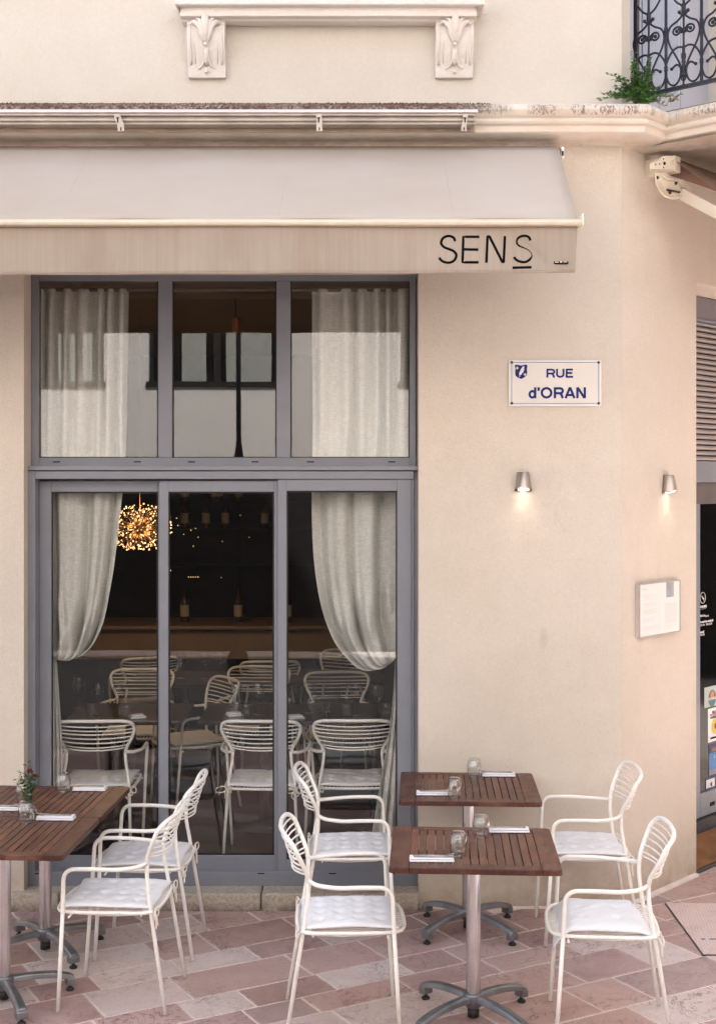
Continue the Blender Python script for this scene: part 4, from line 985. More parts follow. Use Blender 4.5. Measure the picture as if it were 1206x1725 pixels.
for base in (0,):
    hf.tube(smoothpath([mp_(33,70), mp_(15,100), mp_(50,135), mp_(100,165), mp_(122,230), mp_(105,310), mp_(60,400), mp_(25,480), mp_(20,560)], 6), .0062, 7)
    hf.ball(mp_(33,70), .011, 8, 6)
    sp = [mp_(50+(38-i*1.15)*math.cos(PI+.5*i-.6)*1.05, 212+(38-i*1.15)*math.sin(PI+.5*i-.6)) for i in range(17)]
    hf.tube(sp, .0060, 7); hf.ball(mp_(52,210), .011, 8, 6)
    hf.tube(smoothpath([mp_(137,455), mp_(115,400), mp_(80,352), mp_(40,336), mp_(4,345)], 6), .0062, 7)
    hf.tube(smoothpath([mp_(90,492), mp_(55,468), mp_(28,490), mp_(22,540), mp_(40,598), mp_(75,622), mp_(110,600), mp_(130,550), mp_(137,500)], 6), .0060, 7); hf.ball(mp_(92,492), .010, 8, 6)
    hf.tube(smoothpath([mp_(20,560), mp_(14,590), mp_(5,600)], 5), .0045, 6)
    # mirrored upper half of the pattern
    hf.tube(smoothpath([mp_(100,-420), mp_(60,-360), mp_(120,-240), mp_(110,-120), mp_(60,-20), mp_(15,20)], 6), .0062, 7)
    hf.tube([mp_(60+(34-i*1.3)*math.cos(.5*i+.6), -230+(34-i*1.3)*math.sin(.5*i+.6)) for i in range(15)], .0060, 7)
hme = hf.mesh('scroll'); hme.materials.append(M['iron'])
ra = math.atan2(NN.y, NN.x)
for k in range(5):
    for s in (1, -1):
        if k == 0 and s == -1: pass
        o = add('scroll', hme, None, rail); o.location = rp(.061+.218*k, ZR+.004); o.rotation_euler = (0, 0, ra if s == 1 else ra+PI)
# weeds growing out of the joint
def weed(name, base, stems, leafm, stemm, label, cat, seed, lsz=.028, spread=.25):
    t = thing(name, label, cat, base); r_ = random.Random(seed); gs = MB(); gl = MB()
    for tip in stems:
        tip = Vector(tip); mid = tip*.5+Vector((r_.uniform(-.02, .02), r_.uniform(-.02, .02), r_.uniform(.0, .03)))
        P = smoothpath([(0,0,0), mid, tip], 10); gs.tube(P, [.0022*(1-i/len(P)*.6) for i in range(len(P))], 5)
        n_ = max(5, int(tip.length/.010))
        for i in range(n_):
            tt = (i+.6)/n_; q = P[min(len(P)-1, int(tt*(len(P)-1)))]
            for s in range(2):
                az = r_.uniform(0, 2*PI); el = r_.uniform(-.3, .7); ln = lsz*r_.uniform(.6, 1.25)*(1-.35*tt)
                d_ = Vector((math.cos(az)*math.cos(el), math.sin(az)*math.cos(el), math.sin(el))); wdt = d_.cross(Vector((r_.uniform(-.3,.3), r_.uniform(-.3,.3), 1))).normalized()
                nrm = wdt.cross(d_); st = q+d_*ln*.25; wv = ln*.42
                gl.add([st, st+d_*ln*.35+wdt*wv+nrm*ln*.08, st+d_*ln*.8+wdt*wv*.7, st+d_*ln*1.15, st+d_*ln*.8-wdt*wv*.7, st+d_*ln*.35-wdt*wv+nrm*ln*.08, st+d_*ln*.55-nrm*ln*.06], [(0,1,6),(1,2,6),(2,3,6),(3,4,6),(4,5,6),(5,0,6)], True)
    add('stems', gs, stemm, t); add('leaves', gl, leafm, t, kind='stuff'); return t
bs = W(1085, 172, 7.40)
def wv_(px, py): q = W(px, py, 7.36)-bs; return (q.x, q.y+rnd.uniform(-.03, .05), q.z)
weed('wild_weed', bs, [wv_(*q) for q in ((1003,168),(1010,158),(1020,122),(1030,135),(1040,150),(1045,142),(1050,160),(1058,150),(1064,85),(1062,110),(1067,130),(1072,118),(1078,125),(1080,140),(1090,135),(1095,100),(1100,92),(1104,118),(1098,140),(1108,150),(1115,162),(1125,165),(1132,160),(1048,165),(1070,150),(1085,150),(1090,158),(1122,176),(1110,172),(1036,160),(1075,160),(1066,100))]+[wv_(1085+rnd.gauss(-8, 24), 172-abs(rnd.gauss(22, 16))) for _ in range(26)], M['leaf'], M['stem'], 'green leafy weed growing on the cornice beside the balcony railing', 'plant', 4)
weed('wild_weed', W(1128, 172, 7.30), [(W(x, y, 7.28)-W(1128, 172, 7.30)) for x, y in ((1148,156),(1150,160),(1140,162),(1144,168),(1120,178),(1137,155))], M['leaf'], M['stem'], 'small weed sprig at the foot of the balcony railing', 'plant', 9, .013)

# ------------------------------------------------------------------ wall lamps, street sign, menu board
def wall_lamp(p, rz, label):
    t = thing('wall_lamp', label, 'wall lamp', p, rz, 'wall lamps beside the window')
    n_ = 20; prof_ = [(.028, .048), (.0305, .048), (.0325, .044), (.047, -.060)]; g = MB(); vs = []
    for r_, z in prof_:
        for k in range(n_+1):
            a = PI+PI*k/n_; vs.append((r_*math.cos(a), r_*1.25*math.sin(a)-.012, z if z > 0 else z-(r_*1.25*math.sin(a)-.012)*.30))
        vs.append((r_, 0, z)); vs.insert(len(vs)-n_-2, (-r_, 0, z))
    m_ = n_+3
    g.add(vs, [(i*m_+k, i*m_+(k+1) % m_, (i+1)*m_+(k+1) % m_, (i+1)*m_+k) for i in range(len(prof_)-1) for k in range(m_)], True)
    g.f.append(tuple(range(m_))); g.sm.append(False)
    o = add('shade', g, m_simple('satin_nickel', lin((168,158,150)), .32, .85), t)
    add('light_disc', MB().lathe([(0, 0), (.031, 0)], 24, (0, -.033, 0)), M['lamp_glow'], t).matrix_basis = Matrix.Translation((0, 0, -.0605)) @ Matrix.Rotation(R(-16), 4, 'X')
    rg = MB().lathe([(.031, .001), (.034, -.004), (.038, .001)], 24, (0, -.033, 0)); oo = add('rim', rg, M['alu'], t); oo.matrix_basis = Matrix.Translation((0, 0, -.0615)) @ Matrix.Rotation(R(-16), 4, 'X')
    add('wall_plate', MB().box(-.03, .03, -.004, 0, -.055, .052), M['alu'], t, bevel=.002)
    L = bpy.data.lights.new('lamp_light', 'SPOT'); L.energy = .2; L.color = (1, .80, .55); L.spot_size = R(110); L.spot_blend = 1; L.shadow_soft_size = .02
    lo = bpy.data.objects.new('lamp_light', L); COL.objects.link(lo); lo.parent = t; lo.location = (0, -.035, -.075); lo.rotation_euler = (R(-6), 0, 0)
    return t
wall_lamp(Vector((wx(880.5, YW), YW, wz(809, YW))), 0, 'lit satin metal wall lamp on the flat wall below the street sign')
q = chw(1121, 814, 0); wall_lamp(q, CANG, 'lit satin metal wall lamp on the angled wall above the menu case')

sg_ = thing('street_sign', 'white enamel street sign reading RUE d\'ORAN with blue crest', 'street sign')
Y1 = YW-.012; sx0, sx1, sz1, sz0 = wx(856.5, Y1), wx(1012.5, Y1), wz(606.5, Y1), wz(684.5, Y1)
add('plate', MB().box(sx0, sx1, Y1, YW-.001, sz0, sz1), M['enamel_rim'], sg_, bevel=.004)
add('face', MB().box(sx0+.010, sx1-.010, Y1-.0022, Y1+.004, sz0+.010, sz1-.010), M['enamel'], sg_, bevel=.002)
g = MB(); i0, i1, k0, k1 = wx(861.5, Y1), wx(1007.7, Y1), wz(679.4, Y1), wz(610.6, Y1); yl = Y1-.0034
for a in ((i0+.008, i1-.008, k0-.0014, k0+.0014), (i0+.008, i1-.008, k1-.0014, k1+.0014), (i0-.0014, i0+.0014, k0+.008, k1-.008), (i1-.0014, i1+.0014, k0+.008, k1-.008)): g.box(a[0], a[1], yl, yl+.0016, a[2], a[3])
add('border_line', g, M['sign_line'], sg_)
for a in (i0, i1):
    for b in (k0, k1): add('screw', MB().ball((a, Y1-.003, b), .008, 10, 8, (1, .5, 1)), M['rust'], sg_)
def ribbon(g, pts, w_, y, th=.0009, closed=False):
    P = [Vector((a, b)) for a, b in pts]; n_ = len(P); L_, R_ = [], []
    for i in range(n_):
        a = P[i-1] if (i > 0 or closed) else P[i]; c = P[(i+1) % n_] if (i < n_-1 or closed) else P[i]
        d1 = (P[i]-a); d2 = (c-P[i]); d1 = d1.normalized() if d1.length > 1e-9 else d2.normalized(); d2 = d2.normalized() if d2.length > 1e-9 else d1
        t = (d1+d2).normalized(); nn = Vector((-t.y, t.x)); k = w_/2/max(.5, nn.dot(Vector((-d1.y, d1.x))))
        L_.append(P[i]+nn*k); R_.append(P[i]-nn*k)
    vs = [(p.x, y, p.y) for p in L_]+[(p.x, y, p.y) for p in R_]
    g.add(vs, [(i, (i+1) % n_, n_+(i+1) % n_, n_+i) for i in range(n_ if closed else n_-1)])
def arc(cx, cy, rx, ry, a0, a1, k=10): return [(cx+rx*math.cos(R(a0+(a1-a0)*i/k)), cy+ry*math.sin(R(a0+(a1-a0)*i/k))) for i in range(k+1)]
def glyph(ch_):     # strokes in cap-height units, stroke .2 wide
    if ch_ == 'R': return .86, [[(.1,0),(.1,1)], [(.1,.9),(.5,.9)]+arc(.5,.68,.22,.22,90,-90)+[(.1,.46)], [(.45,.48),(.6,.36),(.66,.16),(.72,0)]]
    if ch_ == 'U': return .86, [[(.1,1),(.1,.36)]+arc(.39,.36,.29,.27,180,360)+[(.68,1)]]
    if ch_ == 'E': return .74, [[(.1,0),(.1,1)], [(.1,.91),(.66,.91)], [(.1,.52),(.61,.52)], [(.1,.09),(.68,.09)]]
    if ch_ == 'd': return .70, [[(.53,0),(.53,1)], arc(.31,.36,.215,.29,0,360,20)]
    if ch_ == "'": return .26, [[(.1,1),(.1,.68)]]
    if ch_ == 'O': return 1.02, [arc(.46,.5,.37,.42,0,360,26)]
    if ch_ == 'A': return .90, [[(.07,0),(.42,1)], [(.42,1),(.77,0)], [(.22,.3),(.62,.3)]]
    if ch_ == 'N': return .88, [[(.1,0),(.1,1)], [(.12,.98),(.66,.02)], [(.68,0),(.68,1)]]
def word(body, px0, px1, py0, py1):
    gl = [glyph(c) for c in body]; tot = sum(a for a, _ in gl)-.12; x0, x1, z1, z0 = wx(px0, Y1), wx(px1, Y1), wz(py0, Y1), wz(py1, Y1); kx, kz = (x1-x0)/tot, z1-z0; x = x0
    for c, (adv, st) in zip(body, gl):
        g = MB()
        for i, p_ in enumerate(st):
            cl_ = len(p_) > 18; q = p_[:-1] if cl_ else p_
            ribbon(g, [(x+a*kx, z0+b*kz) for a, b in q], .215*kz, Y1-.0034-.0003*i, closed=cl_)
        add('letter', g, M['sign_blue'], sg_); x += adv*kx
word('RUE', 919.5, 963.5, 621.3, 636.2); word("d'ORAN", 889.5, 986, 652.5, 671)
def spoly(pts, Yq, th=.001, s=6.347):
    a = [Vector((wx(840+x/s, Y1), Yq, wz(590+y/s, Y1))) for x, y in pts]; n_ = len(a); g = MB()
    g.add(a+[q+Vector((0, th, 0)) for q in a], [tuple(range(n_)), tuple(range(n_, 2*n_))[::-1]]+[(i, (i+1) % n_, n_+(i+1) % n_, n_+i) for i in range(n_)]); return g
cr = add('crest', spoly([(168,166),(180,154),(205,158),(236,164),(268,158),(292,152),(304,166),(298,200),(302,235),(296,270),(270,292),(236,308),(200,292),(176,270),(172,235),(176,200)], Y1-.0034), M['sign_blue'], sg_)
add('crest_feather', spoly([(264,168),(272,180),(266,200),(272,212),(258,222),(262,236),(246,246),(238,262),(224,268),(222,288),(216,286),(218,262),(214,246),(226,222),(236,200),(250,180)], Y1-.0046), M['enamel'], cr)
for cx_, cy_ in ((194, 190), (278, 260)):
    add('crest_lily', spoly([(cx_,cy_-20),(cx_+5,cy_-8),(cx_+4,cy_-2),(cx_+15,cy_-6),(cx_+15,cy_+4),(cx_+5,cy_+6),(cx_+6,cy_+16),(cx_-6,cy_+16),(cx_-5,cy_+6),(cx_-15,cy_+4),(cx_-15,cy_-6),(cx_-4,cy_-2),(cx_-5,cy_-8)], Y1-.0046), M['enamel'], cr)

mb_ = thing('menu_case', 'slim silver framed menu case with two printed pages on the angled wall', 'menu case')
ms0, ms1 = chs(1083, .05), chs(1151.5, .05); mz1, mz0 = chw(1083, 984.5, .05).z, chw(1083, 1076, .05).z
def cb(s0, s1, z0, z1, o0, o1): return MB().box(s0, s1, -o1, -o0, z0, z1, CH)
add('case_back', cb(ms0, ms1, mz0, mz1, 0, .020), m_simple('case_silver', lin((206,196,190)), .4, .3), mb_, bevel=.002)
fr = M['rail_alu']; fw = .006
for a in ((ms0, ms0+fw, mz0, mz1), (ms1-fw, ms1, mz0, mz1), (ms0+fw, ms1-fw, mz0, mz0+fw), (ms0+fw, ms1-fw, mz1-fw, mz1)): add('case_frame', cb(*a, .018, .028), m_simple('case_edge', lin((190,184,180)), .35, .4), mb_, bevel=.001)
pg = add('page', cb(ms0+fw, ms1-fw, mz0+fw, mz1-fw, .019, .024), M['paper'], mb_)
pgw = ms1-ms0-2*fw; pgh = mz1-mz0-2*fw
def pr_(u0, u1, v0, v1, m, name='print'): return add(name, cb(ms0+fw+pgw*u0, ms0+fw+pgw*u1, mz1-fw-pgh*v1, mz1-fw-pgh*v0, .0235, .0246), m, pg)
pr_(.655, .85, .0, .30, M['print_mid'], 'photo_print')
g = MB(); r6 = random.Random(2)
def ln_(u0, u1, v): g.box(ms0+fw+pgw*u0, ms0+fw+pgw*u1, -.0247, -.0235, mz1-fw-pgh*(v+.0042), mz1-fw-pgh*v, CH)
for v in [.2,.23,.26,.30]+[.36,.385,.41,.435]+[.49,.515,.54,.565]+[.66,.69,.72]+[.82,.845,.87]: ln_(.06+r6.choice([0, .03]), r6.uniform(.32, .46), v)
for i in range(17): ln_(.62, r6.uniform(.88, .96), .42+.023*i)
for v in (.86, .89): ln_(.60, .9-.1*(v > .87), v)
ln_(.49, .492, .1); g.box(ms0+fw+pgw*.487, ms0+fw+pgw*.49, -.0247, -.0235, mz0+fw+.02, mz1-fw-.02, CH)
ln_(.06, .2, .085); ln_(.06, .2, .095)
add('text_lines', g, M['print_grey'], pg)

# ------------------------------------------------------------------ chairs
def chair_meshes():
    m = {}
    r = .0095
    # rear legs continue into the back loop
    rl_ = MB(); rl_.tube(fillet([(.222, -.245, .004), (.196, -.165, .50), (.176, -.150, .60), (.172, -.150, .665)], .05), r, 10); m['rear_leg'] = rl_.mesh('leg')
    loop = []
    half = [(.172, -.150, .662), (.186, -.158, .700), (.212, -.176, .745), (.230, -.196, .790), (.232, -.212, .825), (.212, -.236, .852), (.165, -.254, .863), (.08, -.268, .866)]
    pts = [(x, y, z) for x, y, z in half]+[(0, -.271, .866)]+[(-x, y, z) for x, y, z in reversed(half)]
    sp = smoothpath(pts, 5); m['loop'] = MB().tube(sp, .0102, 10).mesh('back_frame'); m['_loop'] = sp
    # wires across the back
    zs = [.838, .812, .786, .760, .735, .711, .690]; m['slat'] = []
    def at(z, s):
        best = min((p for p in sp if p.x*s > 0 and p.z <= .852), key=lambda p: abs(p.z-z)); return best
    for i, z in enumerate(zs):
        a = at(z, 1); b = at(z, -1); dep = .050+.004*i; P_ = []
        for k in range(13):
            t = k/12; x = a.x+(b.x-a.x)*t; bow = 1-(2*t-1)**2
            P_.append((x, a.y-dep*bow**.8*.9, a.z-.008*bow))
        m['slat'].append(MB().tube(P_, .0042, 6).mesh('slat'))
    arm = fillet([(.176, -.150, .664), (.215, -.118, .655), (.258, -.03, .653), (.262, .06, .657), (.262, .205, .655), (.248, .214, .45), (.226, .242, .004)], [0, .04, .08, .05, .055, .06, 0], 7)
    m['arm'] = MB().tube([p for p in arm if p.z > .455]+[Vector((.2486, .2138, .455))], r, 10).mesh('arm')
    m['front_leg'] = MB().tube([(.2486, .2138, .456), (.237, .228, .22), (.226, .242, .004)], r, 10).mesh('leg')
    m['foot'] = None
    ring = smoothpath([(.215, -.150, .452), (.225, .0, .452), (.226, .14, .452), (.205, .225, .450), (.14, .262, .446), (0, .272, .444), (-.14, .262, .446), (-.205, .225, .450), (-.226, .14, .452), (-.225, 0, .452), (-.215, -.150, .452), (-.16, -.19, .452), (0, -.2, .452), (.16, -.19, .452)], 5, True)
    m['ring'] = MB().tube(ring, .0085, 8, closed=True).mesh('seat_frame')
    g = MB()
    for i in range(19):
        x = -.207+i*.023; yf = .268-abs(x)**3*7.5; yb = -.196+abs(x)**3*3.2
        g.tube([(x, yb, .452), (x, yb+.05, .440), (x, 0, .434), (x, yf-.06, .438), (x, yf, .447)], .0030, 5)
    g.tube([(-.236, .19, .432), (.236, .19, .432)], .005, 6); g.tube([(-.21, -.13, .436), (.21, -.13, .436)], .005, 6)
    m['wires'] = g.mesh('seat_wires')
    for k in ('rear_leg', 'loop', 'arm', 'front_leg', 'ring', 'wires'): m[k].materials.append(M['white_metal'])
    for s in m['slat']: s.materials.append(M['white_metal'])
    return m
CM = chair_meshes()
def cushion_mesh(seed, flatter=False, slip=(0, 0, 0), drape=0.):
    r_ = random.Random(seed); n_ = 44; W_, L_ = .212, .215; T = .021 if flatter else .019
    tu_ = [(a, b) for a in (-.6, -.2, .2, .6) for b in (-.6, -.2, .2, .6)] if not flatter else [(a, b) for a in (-.35, .35) for b in (-.35, .35)]
    ph = [r_.uniform(0, 6) for _ in range(6)]
    def top(u, v):
        e_ = max(0, (1-abs(u)**5))*max(0, (1-abs(v)**5)); h = T*e_**.42
        for a, b in tu_: h -= (.0135 if not flatter else .010)*math.exp(-(((u-a)**2+(v-b)**2)/(.013 if not flatter else .006)))*min(1, e_*2)
        if not flatter:
            for a in (-.4, 0, .4): h -= .0026*math.exp(-((u-a)/.045)**2)*e_+.0026*math.exp(-((v-a)/.045)**2)*e_
        h += .0018*math.sin(u*9+ph[0]+v*3)*e_+.0016*math.sin(v*13+ph[1]+u*5)*e_+.0012*math.sin(u*23+v*17+ph[2])*e_*.9+.0009*math.sin(u*41-v*29+ph[3])*e_
        return h
    vs = []
    for side in (1, -1):
        for j in range(n_+1):
            for i in range(n_+1):
                u = -1+2*i/n_; v = -1+2*j/n_
                pinch = 1-.035*(1-abs(u)**2)*abs(v)**3; pinch2 = 1-.035*(1-abs(v)**2)*abs(u)**3
                x = u*W_*pinch2*(1+.012*math.sin(v*5+ph[4])); y = v*L_*pinch*(1+.012*math.sin(u*6+ph[5]))+.03
                y = y if y > -.17 else y
                h = top(u, v)*side*(1 if side > 0 else .55)
                z = .472+h-.006*v*v
                z -= drape*max(0, v-.55)**2*.42+drape*max(0, -v-.72)*.22*(1 if u > 0 else .3)
                z += .004*math.sin(u*3+ph[2])*abs(v)
                vs.append((x+slip[0], y+slip[1], z+slip[2]))
    q = (n_+1)**2; fs = []
    for j in range(n_):
        for i in range(n_):
            a = j*(n_+1)+i; fs.append((a, a+1, a+n_+2, a+n_+1)); fs.append((q+a, q+a+n_+1, q+a+n_+2, q+a+1))
    g = MB(); g.add(vs, fs, True)
    me = g.mesh('cushion'); bm = bmesh.new(); bm.from_mesh(me); bmesh.ops.remove_doubles(bm, verts=bm.verts, dist=.0008); bmesh.ops.recalc_face_normals(bm, faces=bm.faces)
    for f in bm.faces: f.smooth = True
    bm.to_mesh(me); bm.free(); me.materials.append(M['cushion']); return me
def bow_mesh(seed, s):
    r_ = random.Random(seed); g = MB(); c = Vector((s*.205, -.185, .452))
    for k in range(2):
        sg_2 = -1 if k else 1; a = r_.uniform(.6, 1.3)
        P_ = smoothpath([c, c+Vector((sg_2*.022, -.012, .016)), c+Vector((sg_2*.046*a, -.018, .004)), c+Vector((sg_2*.044*a, -.016, -.020)), c+Vector((sg_2*.018, -.012, -.018)), c], 5); g.tube(P_, .0036, 6)
        ln = r_.uniform(.04, .09); P_ = smoothpath([c, c+Vector((sg_2*.010, -.014, -.02)), c+Vector((sg_2*.016+r_.uniform(-.01,.01), -.016, -ln*.6)), c+Vector((sg_2*.012+r_.uniform(-.015,.015), -.018, -ln))], 5); g.tube(P_, .0034, 6)
    g.ball(c, .008, 8, 6); g.tube([c+Vector((-s*.002, .05, .012)), c+Vector((0, .02, .004)), c], .0027, 6)
    g.tube([c+Vector((math.cos(t)*.013, .012+math.sin(t)*.013, 0)) for t in [2*PI*i/10 for i in range(10)]], .003, 6, closed=True)
    me = g.mesh('tie'); me.materials.append(M['cord']); return me
CUSH = [cushion_mesh(1), cushion_mesh(2, slip=(.004, .004, 0)), cushion_mesh(3, slip=(-.006, -.004, 0)), cushion_mesh(4), cushion_mesh(5, True, (0, .012, 0), 1.), cushion_mesh(6)]
def mir(o): o.scale = (-1, 1, 1); return o
def make_chair(cus, seed, loc, rz, label, group, ties=True):
    t = thing('bistro_armchair', label, 'chair', loc, rz, group)
    add('leg', CM['rear_leg'], None, t); mir(add('leg', CM['rear_leg'], None, t)); add('leg', CM['front_leg'], None, t); mir(add('leg', CM['front_leg'], None, t))
    add('arm', CM['arm'], None, t); mir(add('arm', CM['arm'], None, t))
    b = add('back_frame', CM['loop'], None, t)
    for s in CM['slat']: add('slat', s, None, b)
    add('seat_frame', CM['ring'], None, t); add('seat_wires', CM['wires'], None, t, kind='stuff')
    c = add('cushion', CUSH[cus], None, t)
    if ties:
        add('tie', bow_mesh(seed, 1), None, c); add('tie', bow_mesh(seed+50, -1), None, c)
    return t
OG = 'white bistro armchairs at the terrace tables'; IG = 'white armchairs inside the restaurant'
make_chair(0, 1, (-1.085, 6.20, .003), R(86), 'white wire armchair nearest the camera at the left tables', OG)
make_chair(1, 2, (-1.056, 6.86, .003), R(88.5), 'white wire armchair at the left tables, the one closer to the window', OG)
make_chair(2, 3, (-.07, 5.93, .003), R(-87.7), 'white wire armchair facing right at the near table, back to the left tables', OG)
make_chair(3, 4, (-.06, 7.05, .003), R(-88), 'white wire armchair facing right at the far table, in front of the glass door', OG)
make_chair(4, 5, (1.10, 5.875, .003), R(84.7), 'white wire armchair facing left at the near table, with sagging smooth cushion', OG)
make_chair(5, 6, (1.205, 7.06, .003), R(88.5), 'white wire armchair facing left at the far table, against the beige wall', OG)
ic = make_chair(0, 7, (-1.56, 8.10, FZ+.003), R(2), 'white armchair inside, behind the left door panel beside the curtain tail', IG)
dup(ic, (-.565, 8.10, FZ+.003), R(-2), 'white armchair inside, its back seen across the middle door stile')
dup(ic, (-.03, 8.12, FZ+.003), R(0), 'white armchair inside, its back seen at the centre of the right door panel')
for i, (px, Y, rz, lab) in enumerate(((232, 9.75, 180, 'white armchair in the dim room, facing the street behind the left door panel'), (330, 9.4, 120, 'white armchair in the dim room, turned sideways behind the middle door panel'), (430, 9.9, 176, 'white armchair in the dim room, facing the street behind the middle door panel'), (570, 9.6, 184, 'white armchair in the dim room, facing the street behind the right door panel'),
                                   (455, 10.7, 4, 'white armchair deep in the room near the bar, right of centre'), (245, 10.9, 20, 'white armchair deep in the room below the chandelier'), (560, 10.9, 150, 'white armchair deepest in the room behind the right door panel'))):
    dup(ic, (wx(px, Y), Y, FZ+.003), R(rz), lab)

# ------------------------------------------------------------------ tables
TW, TD, TZ = .725, .68, .765
def table_meshes():
    m = {}
    th = .026; ew = .085; rw = .062
    rc = .022; out = [(-TW/2+ew, -TD/2), (-TW/2+ew, TD/2)]+[(-TW/2+rc-rc*math.sin(R(a)), TD/2-rc+rc*math.cos(R(a))) for a in range(0, 91, 15)]+[(-TW/2+rc-rc*math.cos(R(a)), -TD/2+rc-rc*math.sin(R(a))) for a in range(0, 91, 15)]
    g = MB(); k_ = len(out); g.add([(x, y, TZ-th) for x, y in out]+[(x, y, TZ) for x, y in out], [tuple(range(k_)), tuple(range(k_, 2*k_))[::-1]]+[(i, (i+1) % k_, k_+(i+1) % k_, k_+i) for i in range(k_)]); m['end'] = g.mesh('end_board')
    m['rail'] = MB().box(-TW/2+ew+.0005, TW/2-ew-.0005, -TD/2, -TD/2+rw, TZ-th, TZ-.0006).mesh('rail_board')
    ns = 15; sw = (TW-2*ew)/ns; m['ns'] = ns; m['sw'] = sw; m['x0'] = -TW/2+ew
    m['slat'] = MB().box(-sw/2+.0022, sw/2-.0022, -TD/2+rw+.001, TD/2-rw-.001, TZ-th+.002, TZ-.0012).mesh('slat')
    m['batten'] = MB().box(-TW/2+.04, TW/2-.04, -.035, .035, TZ-th-.02, TZ-th-.0005).box(-.05, .05, -.15, .15, TZ-th-.032, TZ-th-.021).mesh('batten')
    m['pole'] = MB().lathe([(.032, .10), (.032, TZ-th-.03)], 28).mesh('pole')
    m['hub'] = MB().lathe([(0, .055), (.030, .055), (.034, .062), (.044, .075), (.046, .115), (.042, .122), (.034, .124), (0, .124)], 24).mesh('hub')
    m['knob'] = MB().lathe([(0, .015), (.026, .015), (.026, .052), (0, .055)], 12).mesh('hub_foot')
    g = MB(); P_ = smoothpath([(.035, 0, .098), (.12, 0, .098), (.22, 0, .088), (.295, 0, .070), (.325, 0, .058)], 5)
    vs = []; prof2 = [(-.023, -.012), (-.019, .012), (-.010, .017), (.010, .017), (.019, .012), (.023, -.012)]
    k = len(prof2)
    for i, p in enumerate(P_):
        w_ = 1+.15*i/len(P_)
        for a, b in prof2: vs.append((p.x, a*w_, p.z+b*(1-.1*i/len(P_))))
    g.add(vs, [(i*k+j, i*k+(j+1) % k, (i+1)*k+(j+1) % k, (i+1)*k+j) for i in range(len(P_)-1) for j in range(k)]); nb = len(vs); g.f.append(tuple(range(k))[::-1]); g.sm.append(False)
    g.f.append(tuple(nb-k+j for j in range(k))); g.sm.append(False)
    g.box(.290, .328, -.027, .027, .028, .062)
    m['arm'] = g.mesh('base_arm'); m['foot'] = MB().lathe([(0, .0), (.018, .0), (.020, .006), (.016, .012), (.008, .014), (.008, .032), (0, .032)], 14, (.309, 0, 0)).mesh('rubber_foot')
    for k_, mt in (('end', 'wood_end'), ('rail', 'wood_end'), ('slat', 'wood'), ('batten', 'wood_dark'), ('pole', 'alu'), ('hub', 'alu_base'), ('knob', 'rubber'), ('arm', 'alu_base'), ('foot', 'rubber')): m[k_].materials.append(M[mt])
    return m
TM = table_meshes()
def make_table(loc, rz, label, baserot=45, sy=1.):
    t = thing('terrace_table', label, 'table', loc, rz, 'slatted wooden terrace tables'); t.scale = (1, sy, 1)
    top = add('tabletop', TM['batten'], None, t)
    def ab(name, me, x=0, y=0, rot=0, rt=.004):
        o = add(name, me, None, top, bevel=rt, seg=3); o.location = (x, y, 0); o.rotation_euler = (0, 0, rot); return o
    ab('end_board', TM['end']); ab('end_board', TM['end'], rot=PI); ab('rail_board', TM['rail']); ab('rail_board', TM['rail'], rot=PI)
    for i in range(TM['ns']): ab('slat', TM['slat'], TM['x0']+TM['sw']*(i+.5), 0, rt=.0012).location.z = rnd.uniform(-.0008, .0005)
    add('pole', TM['pole'], None, t); add('hub', TM['hub'], None, t, bevel=.002); add('hub_foot', TM['knob'], None, t)
    for k in range(4):
        o = add('base_arm', TM['arm'], None, t, bevel=.004); o.rotation_euler = (0, 0, R(baserot+90*k)-rz)
        add('rubber_foot', TM['foot'], None, o)
    return t
make_table((.51, 5.925, 0), R(-3.4), 'wooden slatted table nearest the camera on the right, on aluminium pedestal', 40)
make_table((.585, 7.105, 0), R(-2.9), 'wooden slatted table on the right standing close against the beige wall', 42)
make_table((-1.62, 6.13, 0), R(-3.2), 'wooden slatted table on the left nearest the camera, cut by the photo edge', 28, .955)
make_table((-1.583, 6.785, 0), R(-3.2), 'wooden slatted table on the left nearer the window, with flower vase', 38, .955)

def tumbler(px, py, label, s=1.):
    Y = (HC-TZ)*F/(py-PY0); p = W(px, py, Y)
    prof_ = [(.0335, 0), (.0365, .012), (.0405, .040), (.0400, .058), (.0345, .083), (.0275, .092), (.0, .0925)]       # upside down: mouth on the table
    inn = [(.0, .080), (.024, .079), (.0315, .070), (.0375, .055), (.0380, .040), (.0340, .012), (.0315, 0)]
    n_ = 36; g = MB()
    def facet(r_, z, a): return r_*(1+.022*math.cos(8*a+z*70)*(1 if .008 < z < .08 else 0))
    P_ = prof_+inn; vs = []
    for r_, z in P_:
        for k in range(n_): a = 2*PI*k/n_; rr = facet(r_, z, a); vs.append((rr*math.cos(a), rr*math.sin(a), z))
    g.add(vs, [(i*n_+k, i*n_+(k+1) % n_, ((i+1) % len(P_))*n_+(k+1) % n_, ((i+1) % len(P_))*n_+k) for i in range(len(P_)) for k in range(n_)], True)
    o = add('tumbler', g, M['tumbler']); o.location = (p.x, Y, TZ+.0008); o.scale = (s*.96, s*.96, s*1.12); o.rotation_euler = (0, 0, px); return tag(o, label, 'glass', 'upturned tumblers on the terrace tables')
